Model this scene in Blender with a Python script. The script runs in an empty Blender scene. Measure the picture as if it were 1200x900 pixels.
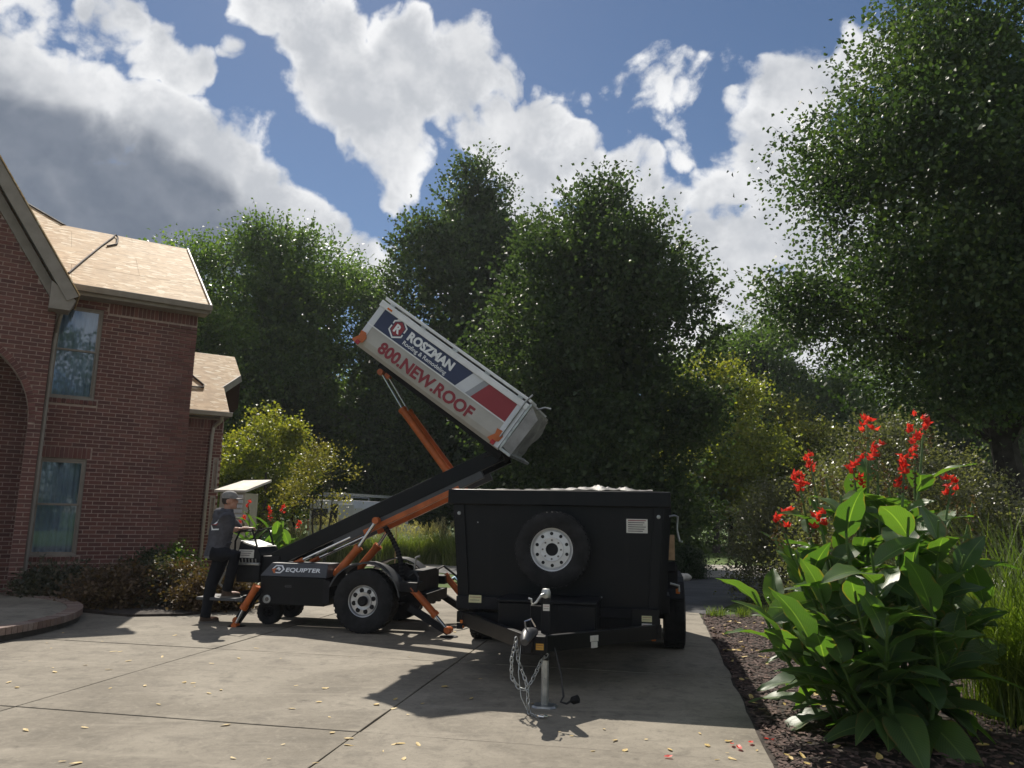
import bpy, bmesh, math, random
import numpy as np
from mathutils import Vector, Matrix

# ------------------------------------------------------------------ camera, sky, sun, exposure
SC = bpy.context.scene
COL = SC.collection
F, CAM_H = 900.0, 1.5
PITCH, ROLL = math.radians(9.9), math.radians(1.2)
cam_d = bpy.data.cameras.new('camera')
cam_d.sensor_width = 36.0
cam_d.lens = 36.0 * F / 1200.0
cam_d.clip_start = 0.05
cam_d.clip_end = 2000
cam = bpy.data.objects.new('camera', cam_d)
COL.objects.link(cam)
cam.matrix_world = Matrix.Translation((0, 0, CAM_H)) @ Matrix.Rotation(math.pi / 2 + PITCH, 4, 'X') @ Matrix.Rotation(ROLL, 4, 'Z')
SC.camera = cam
CM = np.array(cam.matrix_world.to_3x3())
CP = np.array([0, 0, CAM_H])

SUN_EL, SUN_AZ = math.radians(46.5), math.radians(-16)      # azimuth measured from +Y towards +X
SUN_DIR = Vector((math.sin(SUN_AZ) * math.cos(SUN_EL), math.cos(SUN_AZ) * math.cos(SUN_EL), math.sin(SUN_EL)))
sun_d = bpy.data.lights.new('sun', 'SUN')
sun_d.energy = 4.4
sun_d.angle = math.radians(0.5)
sun_d.color = (1.0, 0.93, 0.82)
sun = bpy.data.objects.new('sun', sun_d)
COL.objects.link(sun)
sun.rotation_euler = SUN_DIR.to_track_quat('Z', 'Y').to_euler()
sun.location = (0, 0, 30)

SC.view_settings.view_transform = 'Standard'
SC.view_settings.look = 'None'
SC.view_settings.gamma = 1
SC.view_settings.exposure = 0.5
SC.view_settings.use_curve_mapping = False
SC.cycles.max_bounces = 6
SC.cycles.diffuse_bounces = 3
SC.cycles.glossy_bounces = 3
SC.cycles.transparent_max_bounces = 6
SC.cycles.use_denoising = True


def ray(px, py):
    return CM @ np.array([(px - 600) / F, (450 - py) / F, -1.0])


def ground(px, py, z=0.0):
    d = ray(px, py)
    return Vector(CP + d * ((z - CAM_H) / d[2]))


def at(px, py, y):
    d = ray(px, py)
    return Vector(CP + d * (y / d[1]))


class Frame:
    """A local frame on the ground: u to the right along the thing, v away from the viewer."""
    def __init__(s, o, yaw):
        s.yaw = math.radians(yaw)
        s.o = np.array([o[0], o[1], 0.0])
        s.u = np.array([math.cos(s.yaw), math.sin(s.yaw), 0])
        s.v = np.array([-math.sin(s.yaw), math.cos(s.yaw), 0])

    def loc(s, p):
        p = np.array(p) - s.o
        return Vector((p @ s.u, p @ s.v, p[2]))

    def side(s, px, py, v=0.0):
        d = ray(px, py)
        t = ((s.o + v * s.v - CP) @ s.v) / (d @ s.v)
        return s.loc(CP + d * t)

    def world(s, u, v, z=0.0):
        return Vector(s.o + u * s.u + v * s.v + np.array([0, 0, z]))


# sky: physical sky with procedural cumulus in world directions
W = bpy.data.worlds.new('World')
SC.world = W
W.use_nodes = True
nt = W.node_tree
nt.nodes.clear()


def N(t, typ, **kw):
    n = t.nodes.new(typ)
    for k, v in kw.items():
        setattr(n, k, v)
    return n


def math_node(t, op, a, b=None, c=None, clamp=False):
    n = N(t, 'ShaderNodeMath', operation=op, use_clamp=clamp)
    for i, x in enumerate((a, b, c)):
        if x is None:
            continue
        if isinstance(x, (int, float)):
            n.inputs[i].default_value = x
        else:
            t.links.new(x, n.inputs[i])
    return n.outputs[0]


def smooth(t, x, a, b):
    n = N(t, 'ShaderNodeMapRange', interpolation_type='SMOOTHSTEP')
    t.links.new(x, n.inputs[0])
    n.inputs[1].default_value = a
    n.inputs[2].default_value = b
    return n.outputs[0]


def mix_col(t, f, a, b, blend='MIX'):
    n = N(t, 'ShaderNodeMix', data_type='RGBA', blend_type=blend)
    if isinstance(f, (int, float)):
        n.inputs[0].default_value = f
    else:
        t.links.new(f, n.inputs[0])
    for s, x in ((6, a), (7, b)):
        if isinstance(x, tuple):
            n.inputs[s].default_value = (*x, 1) if len(x) == 3 else x
        else:
            t.links.new(x, n.inputs[s])
    return n.outputs[2]


sky = N(nt, 'ShaderNodeTexSky', sky_type='NISHITA', sun_disc=False)
sky.sun_elevation = SUN_EL
sky.sun_rotation = SUN_AZ
sky.altitude = 200
sky.air_density = 1.0
sky.dust_density = 0.15
sky.ozone_density = 4.0
SKY_STRENGTH = 0.05
CLOUD_W = 19.0
tc = N(nt, 'ShaderNodeTexCoord')
DIR = tc.outputs['Generated']


def noise(t, vec, scale, detail=2, rough=0.5, dist=0.0, lac=2.0):
    n = N(t, 'ShaderNodeTexNoise')
    t.links.new(vec, n.inputs['Vector'])
    n.inputs['Scale'].default_value = scale
    n.inputs['Detail'].default_value = detail
    n.inputs['Roughness'].default_value = rough
    n.inputs['Distortion'].default_value = dist
    n.inputs['Lacunarity'].default_value = lac
    return n


warp = noise(nt, DIR, 5.0, 3, 0.55)
wv = N(nt, 'ShaderNodeVectorMath', operation='MULTIPLY_ADD')
nt.links.new(warp.outputs['Color'], wv.inputs[0])
wv.inputs[1].default_value = (0.13, 0.13, 0.13)
off = N(nt, 'ShaderNodeVectorMath', operation='ADD')
nt.links.new(DIR, off.inputs[0])
off.inputs[1].default_value = (-0.065, -0.065, -0.065)
nt.links.new(off.outputs[0], wv.inputs[2])
WDIR = N(nt, 'ShaderNodeVectorMath', operation='NORMALIZE')
nt.links.new(wv.outputs[0], WDIR.inputs[0])


def blobs(lst):
    tot = None
    for (px, py, r, w) in lst:
        d = ray(px, py)
        d = d / np.linalg.norm(d)
        n = N(nt, 'ShaderNodeVectorMath', operation='DOT_PRODUCT')
        nt.links.new(WDIR.outputs[0], n.inputs[0])
        n.inputs[1].default_value = tuple(d)
        m = smooth(nt, n.outputs['Value'], math.cos(1.35 * r / F), math.cos(0.25 * r / F))
        m = math_node(nt, 'MULTIPLY', m, w)
        tot = m if tot is None else math_node(nt, 'MAXIMUM' if w > 0 else 'MINIMUM', tot, m)
    return tot


cloud_list = [(-80, 180, 150, 1.4), (10, 120, 90, 1.3), (90, 150, 90, 1.3), (160, 190, 90, 1.3), (230, 230, 85, 1.3), (290, 265, 75, 1.25), (350, 290, 65, 1.2), (400, 305, 52, 1.2),
              (440, 315, 42, 1.1), (-120, 380, 260, 1.5), (60, 320, 190, 1.5), (240, 370, 150, 1.5),
              (130, 20, 48, 1.0), (185, 55, 42, 1.0), (235, 85, 34, .9), (25, 5, 45, .95), (285, 70, 16, .6),
              (335, 5, 45, 1.1), (380, 45, 55, 1.1), (410, 105, 60, 1.15), (445, 150, 62, 1.15), (495, 95, 60, 1.1), (555, 85, 45, 1.0), (600, 100, 28, .8), (450, 205, 38, 1.0), (460, 30, 22, .6),
              (540, 150, 50, .95), (590, 165, 52, 1.05), (650, 150, 52, 1.05), (690, 195, 54, 1.1), (635, 215, 58, 1.05), (745, 225, 50, .95), (700, 140, 28, .7), (780, 330, 100, 1.05),
              (785, 85, 40, .62), (768, 115, 44, .66), (835, 100, 46, .60), (800, 135, 44, .58), (750, 155, 40, .52), (822, 190, 34, .56), (805, 45, 26, .5), (875, 85, 30, .48),
              (845, 330, 85, 1.1), (880, 260, 65, 1.1), (915, 185, 65, 1.1), (945, 105, 55, 1.1), (1000, 62, 42, 1.0), (1040, 50, 26, .9), (882, 125, 22, .8),
              (880, 390, 110, 1.1), (1000, 330, 170, 1.1), (1150, 330, 150, 1), (620, 300, 110, 1)]
bias = blobs(cloud_list)
low = noise(nt, DIR, 2.1, 3, 0.5).outputs['Fac']
fb = noise(nt, WDIR.outputs[0], 7.5, 6, 0.6, 0.0).outputs['Fac']
vor = N(nt, 'ShaderNodeTexVoronoi', feature='F1')
nt.links.new(WDIR.outputs[0], vor.inputs['Vector'])
vor.inputs['Scale'].default_value = 15.0
vor.inputs['Detail'].default_value = 2.0
vor.inputs['Roughness'].default_value = 0.55
puff = math_node(nt, 'SUBTRACT', 0.62, vor.outputs['Distance'])
edge = noise(nt, DIR, 34.0, 5, 0.68, 0.0).outputs['Fac']
# broken cumulus continued out of view, its cover raised for more ambient light
fwd = N(nt, 'ShaderNodeVectorMath', operation='DOT_PRODUCT')
nt.links.new(DIR, fwd.inputs[0])
fwd.inputs[1].default_value = (0.0, math.cos(PITCH), math.sin(PITCH))
beyond = smooth(nt, fwd.outputs['Value'], math.cos(math.radians(44)), math.cos(math.radians(62)))
bias = math_node(nt, 'MAXIMUM', bias, math_node(nt, 'MULTIPLY', math_node(nt, 'MULTIPLY', smooth(nt, low, 0.39, 0.57), 0.92), beyond))
dens = math_node(nt, 'MULTIPLY_ADD', bias, 0.66, -0.30)
dens = math_node(nt, 'ADD', dens, math_node(nt, 'MULTIPLY_ADD', low, 0.4, -0.2))
dens = math_node(nt, 'ADD', dens, math_node(nt, 'MULTIPLY_ADD', fb, 1.15, -0.575))
dens = math_node(nt, 'ADD', dens, math_node(nt, 'MULTIPLY', puff, 0.42))
dens = math_node(nt, 'ADD', dens, math_node(nt, 'MULTIPLY_ADD', edge, 0.36, -0.18))
alpha = smooth(nt, dens, -0.06, 0.17)
# thick cloud is grey from below; thin rims let the sun through
thick = smooth(nt, math_node(nt, 'ADD', dens, math_node(nt, 'MULTIPLY', puff, -0.5)), 0.10, 0.55)
heavy_list = [(-80, 280, 180, 1.2), (30, 235, 110, 1.2), (110, 258, 105, 1.2), (190, 292, 92, 1.15), (265, 330, 82, 1.1), (330, 370, 70, 1), (40, 350, 180, 1), (210, 400, 140, 1), (-200, 360, 240, 1)]
heavy = math_node(nt, 'ADD', blobs(heavy_list), math_node(nt, 'MULTIPLY_ADD', fb, 1.0, -0.5), clamp=True)
heavy = math_node(nt, 'ADD', heavy, math_node(nt, 'MULTIPLY', puff, 0.25), clamp=True)
heavy = smooth(nt, heavy, 0.18, 0.95)
wisp = noise(nt, DIR, 13.0, 4, 0.6, 0.0).outputs['Fac']
ccol = mix_col(nt, thick, (0.70, 0.705, 0.715), (0.40, 0.418, 0.45))
ccol = mix_col(nt, math_node(nt, 'MULTIPLY', smooth(nt, wisp, 0.38, 0.68), 0.5), ccol, (0.72, 0.72, 0.722))
grey = mix_col(nt, smooth(nt, wisp, 0.3, 0.7), (0.098, 0.122, 0.165), (0.135, 0.160, 0.205))
ccol = mix_col(nt, math_node(nt, 'MULTIPLY', heavy, 0.94), ccol, grey)
cs = N(nt, 'ShaderNodeVectorMath', operation='SCALE')
nt.links.new(ccol, cs.inputs[0])
cs.inputs['Scale'].default_value = CLOUD_W
skyc = mix_col(nt, alpha, sky.outputs[0], cs.outputs[0])
bg = N(nt, 'ShaderNodeBackground')
nt.links.new(skyc, bg.inputs[0])
bg.inputs[1].default_value = SKY_STRENGTH
W.cycles.sampling_method = 'MANUAL'
W.cycles.sample_map_resolution = 256
wo = N(nt, 'ShaderNodeOutputWorld')
nt.links.new(bg.outputs[0], wo.inputs[0])

# ------------------------------------------------------------------ materials
MATS = {}


def new_mat(name):
    m = bpy.data.materials.new(name)
    m.use_nodes = True
    t = m.node_tree
    t.nodes.clear()
    out = N(t, 'ShaderNodeOutputMaterial')
    MATS[name] = m
    return m, t, out


def principled(t, col, rough, metal=0.0, spec=0.5):
    p = N(t, 'ShaderNodeBsdfPrincipled')
    if isinstance(col, tuple):
        p.inputs['Base Color'].default_value = (*col, 1)
    else:
        t.links.new(col, p.inputs['Base Color'])
    if isinstance(rough, (int, float)):
        p.inputs['Roughness'].default_value = rough
    else:
        t.links.new(rough, p.inputs['Roughness'])
    p.inputs['Metallic'].default_value = metal
    p.inputs['Specular IOR Level'].default_value = spec
    return p


def bump(t, p, h, strength=0.3, dist=0.01):
    b = N(t, 'ShaderNodeBump')
    b.inputs['Strength'].default_value = strength
    b.inputs['Distance'].default_value = dist
    t.links.new(h, b.inputs['Height'])
    t.links.new(b.outputs[0], p.inputs['Normal'])


def mat(name, col, rough=0.6, metal=0.0, var=0.25, scale=6.0, bmp=0.0, bscale=80.0, spec=0.5, col2=None, coat=0.0):
    m, t, out = new_mat(name)
    o = N(t, 'ShaderNodeTexCoord').outputs['Object']
    n = noise(t, o, scale, 6, 0.6).outputs['Fac']
    c2 = col2 or tuple(max(0, c * (1 - var)) for c in col)
    c1 = col if col2 else tuple(min(1, c * (1 + var)) for c in col)
    c = mix_col(t, smooth(t, n, 0.3, 0.7), c1, c2)
    r = math_node(t, 'MULTIPLY_ADD', n, 0.25, rough - 0.12, clamp=True)
    p = principled(t, c, r, metal, spec)
    if coat:
        p.inputs['Coat Weight'].default_value = coat
        p.inputs['Coat Roughness'].default_value = 0.12
    if bmp:
        bump(t, p, noise(t, o, bscale, 5, 0.6).outputs['Fac'], bmp, 0.01)
    t.links.new(p.outputs[0], out.inputs[0])
    return m


def leaf_mat(name, cols, trans=0.4, rough=0.42, spec=0.5, tcol=None, lowscale=0.5):
    """cols: dark, mid, light; colour varies leaf by leaf."""
    m, t, out = new_mat(name)
    g = N(t, 'ShaderNodeNewGeometry')
    rnd = g.outputs['Random Per Island']
    o = N(t, 'ShaderNodeTexCoord').outputs['Object']
    lo = noise(t, o, lowscale, 2, 0.5).outputs['Fac']
    f = math_node(t, 'ADD', math_node(t, 'MULTIPLY', rnd, 0.62), math_node(t, 'MULTIPLY_ADD', lo, 1.1, -0.38), clamp=True)
    r = N(t, 'ShaderNodeValToRGB')
    r.color_ramp.elements[0].color = (*cols[0], 1)
    r.color_ramp.elements[0].position = 0.1
    r.color_ramp.elements[1].color = (*cols[2], 1)
    r.color_ramp.elements[1].position = 0.95
    e = r.color_ramp.elements.new(0.5)
    e.color = (*cols[1], 1)
    t.links.new(f, r.inputs[0])
    c = r.outputs[0]
    p = principled(t, c, rough, 0, spec)
    tr = N(t, 'ShaderNodeBsdfTranslucent')
    tint = mix_col(t, 1.0, c, tcol or (1.5, 1.7, 0.5), 'MULTIPLY')
    t.links.new(tint, tr.inputs[0])
    mx = N(t, 'ShaderNodeMixShader')
    mx.inputs[0].default_value = trans
    t.links.new(p.outputs[0], mx.inputs[1])
    t.links.new(tr.outputs[0], mx.inputs[2])
    t.links.new(mx.outputs[0], out.inputs[0])
    return m


def island_mat(name, cols, rough=0.8, bmp=0.0, bscale=90.0, stain=None):
    """Each brick / chip takes its own tone."""
    m, t, out = new_mat(name)
    g = N(t, 'ShaderNodeNewGeometry')
    oi = N(t, 'ShaderNodeObjectInfo')
    rnd = math_node(t, 'FRACT', math_node(t, 'ADD', g.outputs['Random Per Island'], oi.outputs['Random']))
    r = N(t, 'ShaderNodeValToRGB')
    r.color_ramp.interpolation = 'LINEAR'
    while len(r.color_ramp.elements) < len(cols):
        r.color_ramp.elements.new(0.5)
    for i, c in enumerate(cols):
        r.color_ramp.elements[i].position = i / (len(cols) - 1)
        r.color_ramp.elements[i].color = (*c, 1)
    t.links.new(rnd, r.inputs[0])
    o = g.outputs['Position']
    n = noise(t, o, bscale, 4, 0.6).outputs['Fac']
    c = mix_col(t, math_node(t, 'MULTIPLY', smooth(t, n, 0.45, 0.75), 0.35), r.outputs[0], tuple(x * 0.45 for x in cols[0]))
    if stain:
        n2 = noise(t, o, 1.3, 5, 0.6).outputs['Fac']
        c = mix_col(t, math_node(t, 'MULTIPLY', smooth(t, n2, 0.5, 0.75), 0.45), c, stain)
    p = principled(t, c, rough)
    if bmp:
        bump(t, p, n, bmp, 0.006)
    t.links.new(p.outputs[0], out.inputs[0])
    return m


# surfaces
def concrete_mat(name, a, b, dark):
    m, t, out = new_mat(name)
    o = N(t, 'ShaderNodeNewGeometry').outputs['Position']
    big = noise(t, o, 0.55, 6, 0.62, 0.8).outputs['Fac']
    mid = noise(t, o, 3.2, 6, 0.65, 0.5).outputs['Fac']
    fine = noise(t, o, 70, 4, 0.7).outputs['Fac']
    c = mix_col(t, smooth(t, big, 0.33, 0.68), a, b)
    m2 = noise(t, o, 11.0, 6, 0.7, 1.2).outputs['Fac']
    c = mix_col(t, math_node(t, 'MULTIPLY', smooth(t, mid, 0.47, 0.70), 0.6), c, dark)
    c = mix_col(t, math_node(t, 'MULTIPLY', smooth(t, m2, 0.5, 0.72), 0.42), c, tuple(x * 0.8 for x in dark))
    c = mix_col(t, math_node(t, 'MULTIPLY', smooth(t, m2, 0.5, 0.3), 0.35), c, tuple(min(1, x * 1.25) for x in a))
    c = mix_col(t, math_node(t, 'MULTIPLY', smooth(t, fine, 0.5, 0.75), 0.35), c, tuple(x * 0.55 for x in dark))
    # broad brushed streaks and drip stains
    mp = N(t, 'ShaderNodeMapping')
    mp.inputs['Rotation'].default_value = (0, 0, math.radians(-28))
    mp.inputs['Scale'].default_value = (0.35, 3.2, 1)
    t.links.new(o, mp.inputs[0])
    st = noise(t, mp.outputs[0], 1.4, 5, 0.6, 0.6).outputs['Fac']
    c = mix_col(t, math_node(t, 'MULTIPLY', smooth(t, st, 0.52, 0.74), 0.38), c, tuple(min(1, x * 1.3) for x in a))
    sp = N(t, 'ShaderNodeTexVoronoi')
    sp.inputs['Scale'].default_value = 3.1
    t.links.new(o, sp.inputs['Vector'])
    c = mix_col(t, math_node(t, 'MULTIPLY', smooth(t, sp.outputs['Distance'], 0.12, 0.03), 0.5), c, tuple(x * 0.6 for x in dark))
    p = principled(t, c, 0.85, 0, 0.3)
    bump(t, p, fine, 0.35, 0.004)
    t.links.new(p.outputs[0], out.inputs[0])
    return m


concrete_mat('concrete', (0.272, 0.243, 0.196), (0.172, 0.151, 0.119), (0.120, 0.106, 0.085))
concrete_mat('far_concrete', (0.42, 0.39, 0.35), (0.36, 0.33, 0.29), (0.27, 0.25, 0.22))
mat('asphalt', (0.055, 0.056, 0.06), 0.8, 0, 0.3, 1.2, 0.5, 120)
mat('joint', (0.05, 0.045, 0.038), 0.95, 0, 0.3, 5)
mat('soil', (0.035, 0.026, 0.02), 0.95, 0, 0.45, 9, 0.8, 40)
mat('lawn', (0.085, 0.13, 0.025), 0.9, 0, 0.45, 0.8, 0.8, 35, 0.2, (0.045, 0.08, 0.018))
island_mat('mulch', [(0.07, 0.042, 0.034), (0.12, 0.072, 0.058), (0.045, 0.028, 0.024), (0.19, 0.125, 0.10)], 0.9)
island_mat('brick', [(0.165, 0.064, 0.051), (0.130, 0.048, 0.040), (0.205, 0.087, 0.070), (0.094, 0.037, 0.033), (0.162, 0.073, 0.061), (0.113, 0.044, 0.039)], 0.88, 0.5, 60, (0.13, 0.05, 0.042))
mat('mortar', (0.40, 0.31, 0.26), 0.95, 0, 0.2, 9, 0.4, 120)
island_mat('paver_brick', [(0.20, 0.13, 0.10), (0.26, 0.19, 0.155), (0.17, 0.11, 0.09), (0.30, 0.235, 0.20)], 0.9, 0.5, 40)
mat('trim', (0.25, 0.215, 0.18), 0.6, 0, 0.12, 4)
mat('trim_pale', (0.33, 0.30, 0.26), 0.6, 0, 0.12, 4)
mat('soffit', (0.15, 0.13, 0.11), 0.7, 0, 0.12, 4)
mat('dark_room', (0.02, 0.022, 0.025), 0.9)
mat('rope', (0.05, 0.035, 0.03), 0.8)

m, t, out = new_mat('osb')
o = N(t, 'ShaderNodeTexCoord').outputs['Object']
mp = N(t, 'ShaderNodeMapping')
mp.inputs['Scale'].default_value = (7, 15, 15)
t.links.new(o, mp.inputs[0])
v = N(t, 'ShaderNodeTexVoronoi', feature='F1')
v.inputs['Scale'].default_value = 1.0
v.inputs['Randomness'].default_value = 1.0
t.links.new(mp.outputs[0], v.inputs['Vector'])
sx = N(t, 'ShaderNodeSeparateColor')
t.links.new(v.outputs['Color'], sx.inputs[0])
r = N(t, 'ShaderNodeValToRGB')
for i, (pz, c) in enumerate(((0, (0.44, 0.28, 0.135)), (0.45, (0.58, 0.385, 0.20)), (0.8, (0.68, 0.49, 0.285)), (1, (0.86, 0.73, 0.53)))):
    e = r.color_ramp.elements[i] if i < 2 else r.color_ramp.elements.new(pz)
    e.position = pz
    e.color = (*c, 1)
t.links.new(sx.outputs[0], r.inputs[0])
n = noise(t, o, 1.4, 4, 0.6).outputs['Fac']
c = mix_col(t, math_node(t, 'MULTIPLY', smooth(t, n, 0.45, 0.7), 0.35), r.outputs[0], (0.47, 0.34, 0.21))
p = principled(t, c, 0.75, 0, 0.3)
bump(t, p, sx.outputs[0], 0.35, 0.006)
t.links.new(p.outputs[0], out.inputs[0])

m, t, out = new_mat('window_glass')
fr = N(t, 'ShaderNodeFresnel')
fr.inputs[0].default_value = 1.6
ff = math_node(t, 'MULTIPLY_ADD', fr.outputs[0], 1.0, 0.09, clamp=True)
gl = N(t, 'ShaderNodeBsdfGlossy')
gl.inputs['Roughness'].default_value = 0.02
gl.inputs['Color'].default_value = (0.75, 0.85, 1, 1)
tr = N(t, 'ShaderNodeBsdfTransparent')
tr.inputs[0].default_value = (0.66, 0.74, 0.80, 1)
mx = N(t, 'ShaderNodeMixShader')
t.links.new(ff, mx.inputs[0])
t.links.new(tr.outputs[0], mx.inputs[1])
t.links.new(gl.outputs[0], mx.inputs[2])
t.links.new(mx.outputs[0], out.inputs[0])
mat('curtain', (0.50, 0.56, 0.64), 0.9, 0, 0.1, 3)

# machine and trailer
m, t, out = new_mat('black_paint')
o = N(t, 'ShaderNodeTexCoord').outputs['Object']
d1 = noise(t, o, 1.6, 6, 0.62, 0.6).outputs['Fac']
mp = N(t, 'ShaderNodeMapping')
mp.inputs['Scale'].default_value = (14, 14, 0.7)
t.links.new(o, mp.inputs[0])
d2 = noise(t, mp.outputs[0], 1.0, 5, 0.6).outputs['Fac']
d3 = noise(t, o, 60, 3, 0.6).outputs['Fac']
dust = math_node(t, 'MULTIPLY', smooth(t, d1, 0.42, 0.78), 0.45)
dust = math_node(t, 'ADD', dust, math_node(t, 'MULTIPLY', smooth(t, d2, 0.52, 0.75), 0.30), clamp=True)
dust = math_node(t, 'ADD', dust, math_node(t, 'MULTIPLY', smooth(t, d3, 0.68, 0.78), 0.5), clamp=True)
c = mix_col(t, dust, (0.0036, 0.0042, 0.0062), (0.017, 0.0168, 0.017))
p = principled(t, c, math_node(t, 'MULTIPLY_ADD', d1, 0.35, 0.22), 0, 0.24)
bump(t, p, noise(t, o, 2.2, 3, 0.5).outputs['Fac'], 0.25, 0.02)
t.links.new(p.outputs[0], out.inputs[0])
mat('black_dull', (0.010, 0.010, 0.012), 0.6, 0, 0.35, 5, 0.15, 60, 0.25)
mat('graphite_paint', (0.05, 0.052, 0.058), 0.4, 0, 0.15, 5)
mat('tyre_rubber', (0.020, 0.020, 0.021), 0.78, 0, 0.35, 8, 0.3, 70, 0.22)
mat('silver_rim', (0.52, 0.52, 0.53), 0.38, 0.75, 0.15, 8)
mat('white_rim', (0.66, 0.66, 0.665), 0.38, 0.25, 0.08, 8)
mat('orange_paint', (0.44, 0.105, 0.02), 0.42, 0, 0.22, 6, 0, 0, 0.5, None)
mat('chrome', (0.7, 0.7, 0.7), 0.18, 1.0, 0.1, 8)
mat('galvanised', (0.42, 0.43, 0.42), 0.42, 0.8, 0.25, 12)
mat('hose_rubber', (0.02, 0.02, 0.022), 0.5)
mat('white_panel', (0.60, 0.62, 0.66), 0.4, 0, 0.08, 2, 0.0)
mat('white_rail', (0.70, 0.71, 0.72), 0.4, 0, 0.1, 5)
mat('beige_panel', (0.40, 0.385, 0.36), 0.5, 0, 0.12, 2)
mat('grey_panel', (0.30, 0.31, 0.34), 0.45, 0, 0.06, 2)
mat('navy_print', (0.022, 0.032, 0.085), 0.4, 0, 0.12, 2)
mat('red_print', (0.26, 0.022, 0.03), 0.4, 0, 0.1, 2)
mat('dark_red_print', (0.23, 0.02, 0.03), 0.45, 0, 0.08, 2)
mat('white_print', (0.75, 0.76, 0.78), 0.45, 0, 0.04, 2)
mat('sticker_white', (0.62, 0.60, 0.55), 0.5, 0, 0.08, 12)
mat('sticker_yellow', (0.60, 0.56, 0.32), 0.5, 0, 0.1, 12)
mat('sticker_amber', (0.60, 0.33, 0.05), 0.5, 0, 0.1, 12)
mat('sticker_ink', (0.12, 0.11, 0.1), 0.6)
mat('red_lens', (0.35, 0.01, 0.015), 0.25)
mat('amber_lens', (0.62, 0.15, 0.01), 0.25, 0, 0.1, 5)
mat('raw_wood', (0.46, 0.30, 0.17), 0.75, 0, 0.2, 14)
mat('grey_tarp', (0.035, 0.0345, 0.036), 0.55, 0, 0.3, 6, 0.5, 25)
mat('tailgate_sheet', (0.26, 0.25, 0.24), 0.4, 0, 0.25, 5)

# person
mat('skin', (0.42, 0.22, 0.15), 0.55, 0, 0.1, 20)
mat('hoodie_cloth', (0.075, 0.075, 0.087), 0.9, 0, 0.25, 9, 0.6, 28, 0.2)
mat('shirt_cloth', (0.17, 0.165, 0.165), 0.9, 0, 0.15, 9, 0.4, 60, 0.2)
mat('trouser_cloth', (0.010, 0.011, 0.015), 0.85, 0, 0.25, 8, 0.5, 30, 0.2)
mat('cap_cloth', (0.22, 0.21, 0.20), 0.85, 0, 0.15, 15)
mat('hair', (0.03, 0.02, 0.015), 0.8)
mat('boot_leather', (0.065, 0.04, 0.025), 0.7, 0, 0.3, 15)

# plants
mat('bark', (0.075, 0.06, 0.048), 0.9, 0, 0.4, 5, 0.8, 22)
mat('bark_dark', (0.04, 0.033, 0.028), 0.9, 0, 0.4, 5, 0.8, 22)
mat('canna_stem', (0.07, 0.13, 0.03), 0.5, 0, 0.25, 8)
mat('spent_stalk', (0.16, 0.07, 0.045), 0.8, 0, 0.4, 12)
leaf_mat('leaf_right', [(0.030, 0.052, 0.026), (0.052, 0.084, 0.036), (0.105, 0.140, 0.048)], 0.38, 0.52, 0.28, tcol=(1.35, 1.6, 0.6))
leaf_mat('leaf_centre', [(0.036, 0.056, 0.031), (0.056, 0.085, 0.040), (0.098, 0.128, 0.054)], 0.40, 0.55, 0.25, tcol=(1.35, 1.6, 0.6))
leaf_mat('leaf_back', [(0.05, 0.085, 0.034), (0.082, 0.13, 0.044), (0.135, 0.185, 0.06)], 0.5, 0.42)
leaf_mat('leaf_wood', [(0.040, 0.066, 0.026), (0.064, 0.102, 0.034), (0.105, 0.15, 0.045)], 0.42, 0.5)
leaf_mat('leaf_yellow', [(0.11, 0.145, 0.03), (0.20, 0.23, 0.042), (0.31, 0.29, 0.055)], 0.5, 0.45, tcol=(1.5, 1.5, 0.5))
leaf_mat('leaf_gold', [(0.12, 0.13, 0.03), (0.21, 0.205, 0.055), (0.34, 0.30, 0.10)], 0.45, 0.45, tcol=(1.4, 1.35, 0.5))
leaf_mat('leaf_olive', [(0.085, 0.088, 0.058), (0.15, 0.15, 0.095), (0.25, 0.235, 0.15)], 0.35, 0.42)
leaf_mat('leaf_brown', [(0.055, 0.035, 0.022), (0.11, 0.065, 0.038), (0.20, 0.13, 0.065)], 0.25, 0.6, lowscale=1.5)
leaf_mat('leaf_dark', [(0.04, 0.045, 0.033), (0.075, 0.075, 0.05), (0.15, 0.115, 0.075)], 0.25, 0.5, lowscale=1.5)  # dark grey-brown leaves of the dry foundation shrubs
leaf_mat('leaf_lime', [(0.06, 0.11, 0.02), (0.11, 0.18, 0.03), (0.2, 0.26, 0.06)], 0.4, 0.4)
leaf_mat('leaf_box', [(0.014, 0.028, 0.012), (0.025, 0.045, 0.018), (0.04, 0.065, 0.025)], 0.3, 0.4)
leaf_mat('grass_green', [(0.07, 0.11, 0.02), (0.13, 0.18, 0.035), (0.26, 0.29, 0.09)], 0.4, 0.45, lowscale=1.0)
leaf_mat('grass_far', [(0.09, 0.13, 0.03), (0.17, 0.21, 0.06), (0.33, 0.32, 0.16)], 0.4, 0.5, lowscale=0.6)
leaf_mat('grass_plume', [(0.30, 0.25, 0.17), (0.42, 0.36, 0.26), (0.55, 0.49, 0.38)], 0.4, 0.7)
leaf_mat('red_petal', [(0.55, 0.03, 0.02), (0.72, 0.055, 0.035), (0.80, 0.11, 0.06)], 0.4, 0.5, tcol=(1.3, 1.1, 1.0))
leaf_mat('fallen_yellow', [(0.22, 0.12, 0.05), (0.56, 0.40, 0.13), (0.72, 0.58, 0.28)], 0.15, 0.6, tcol=(1, 1, 1))

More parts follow.
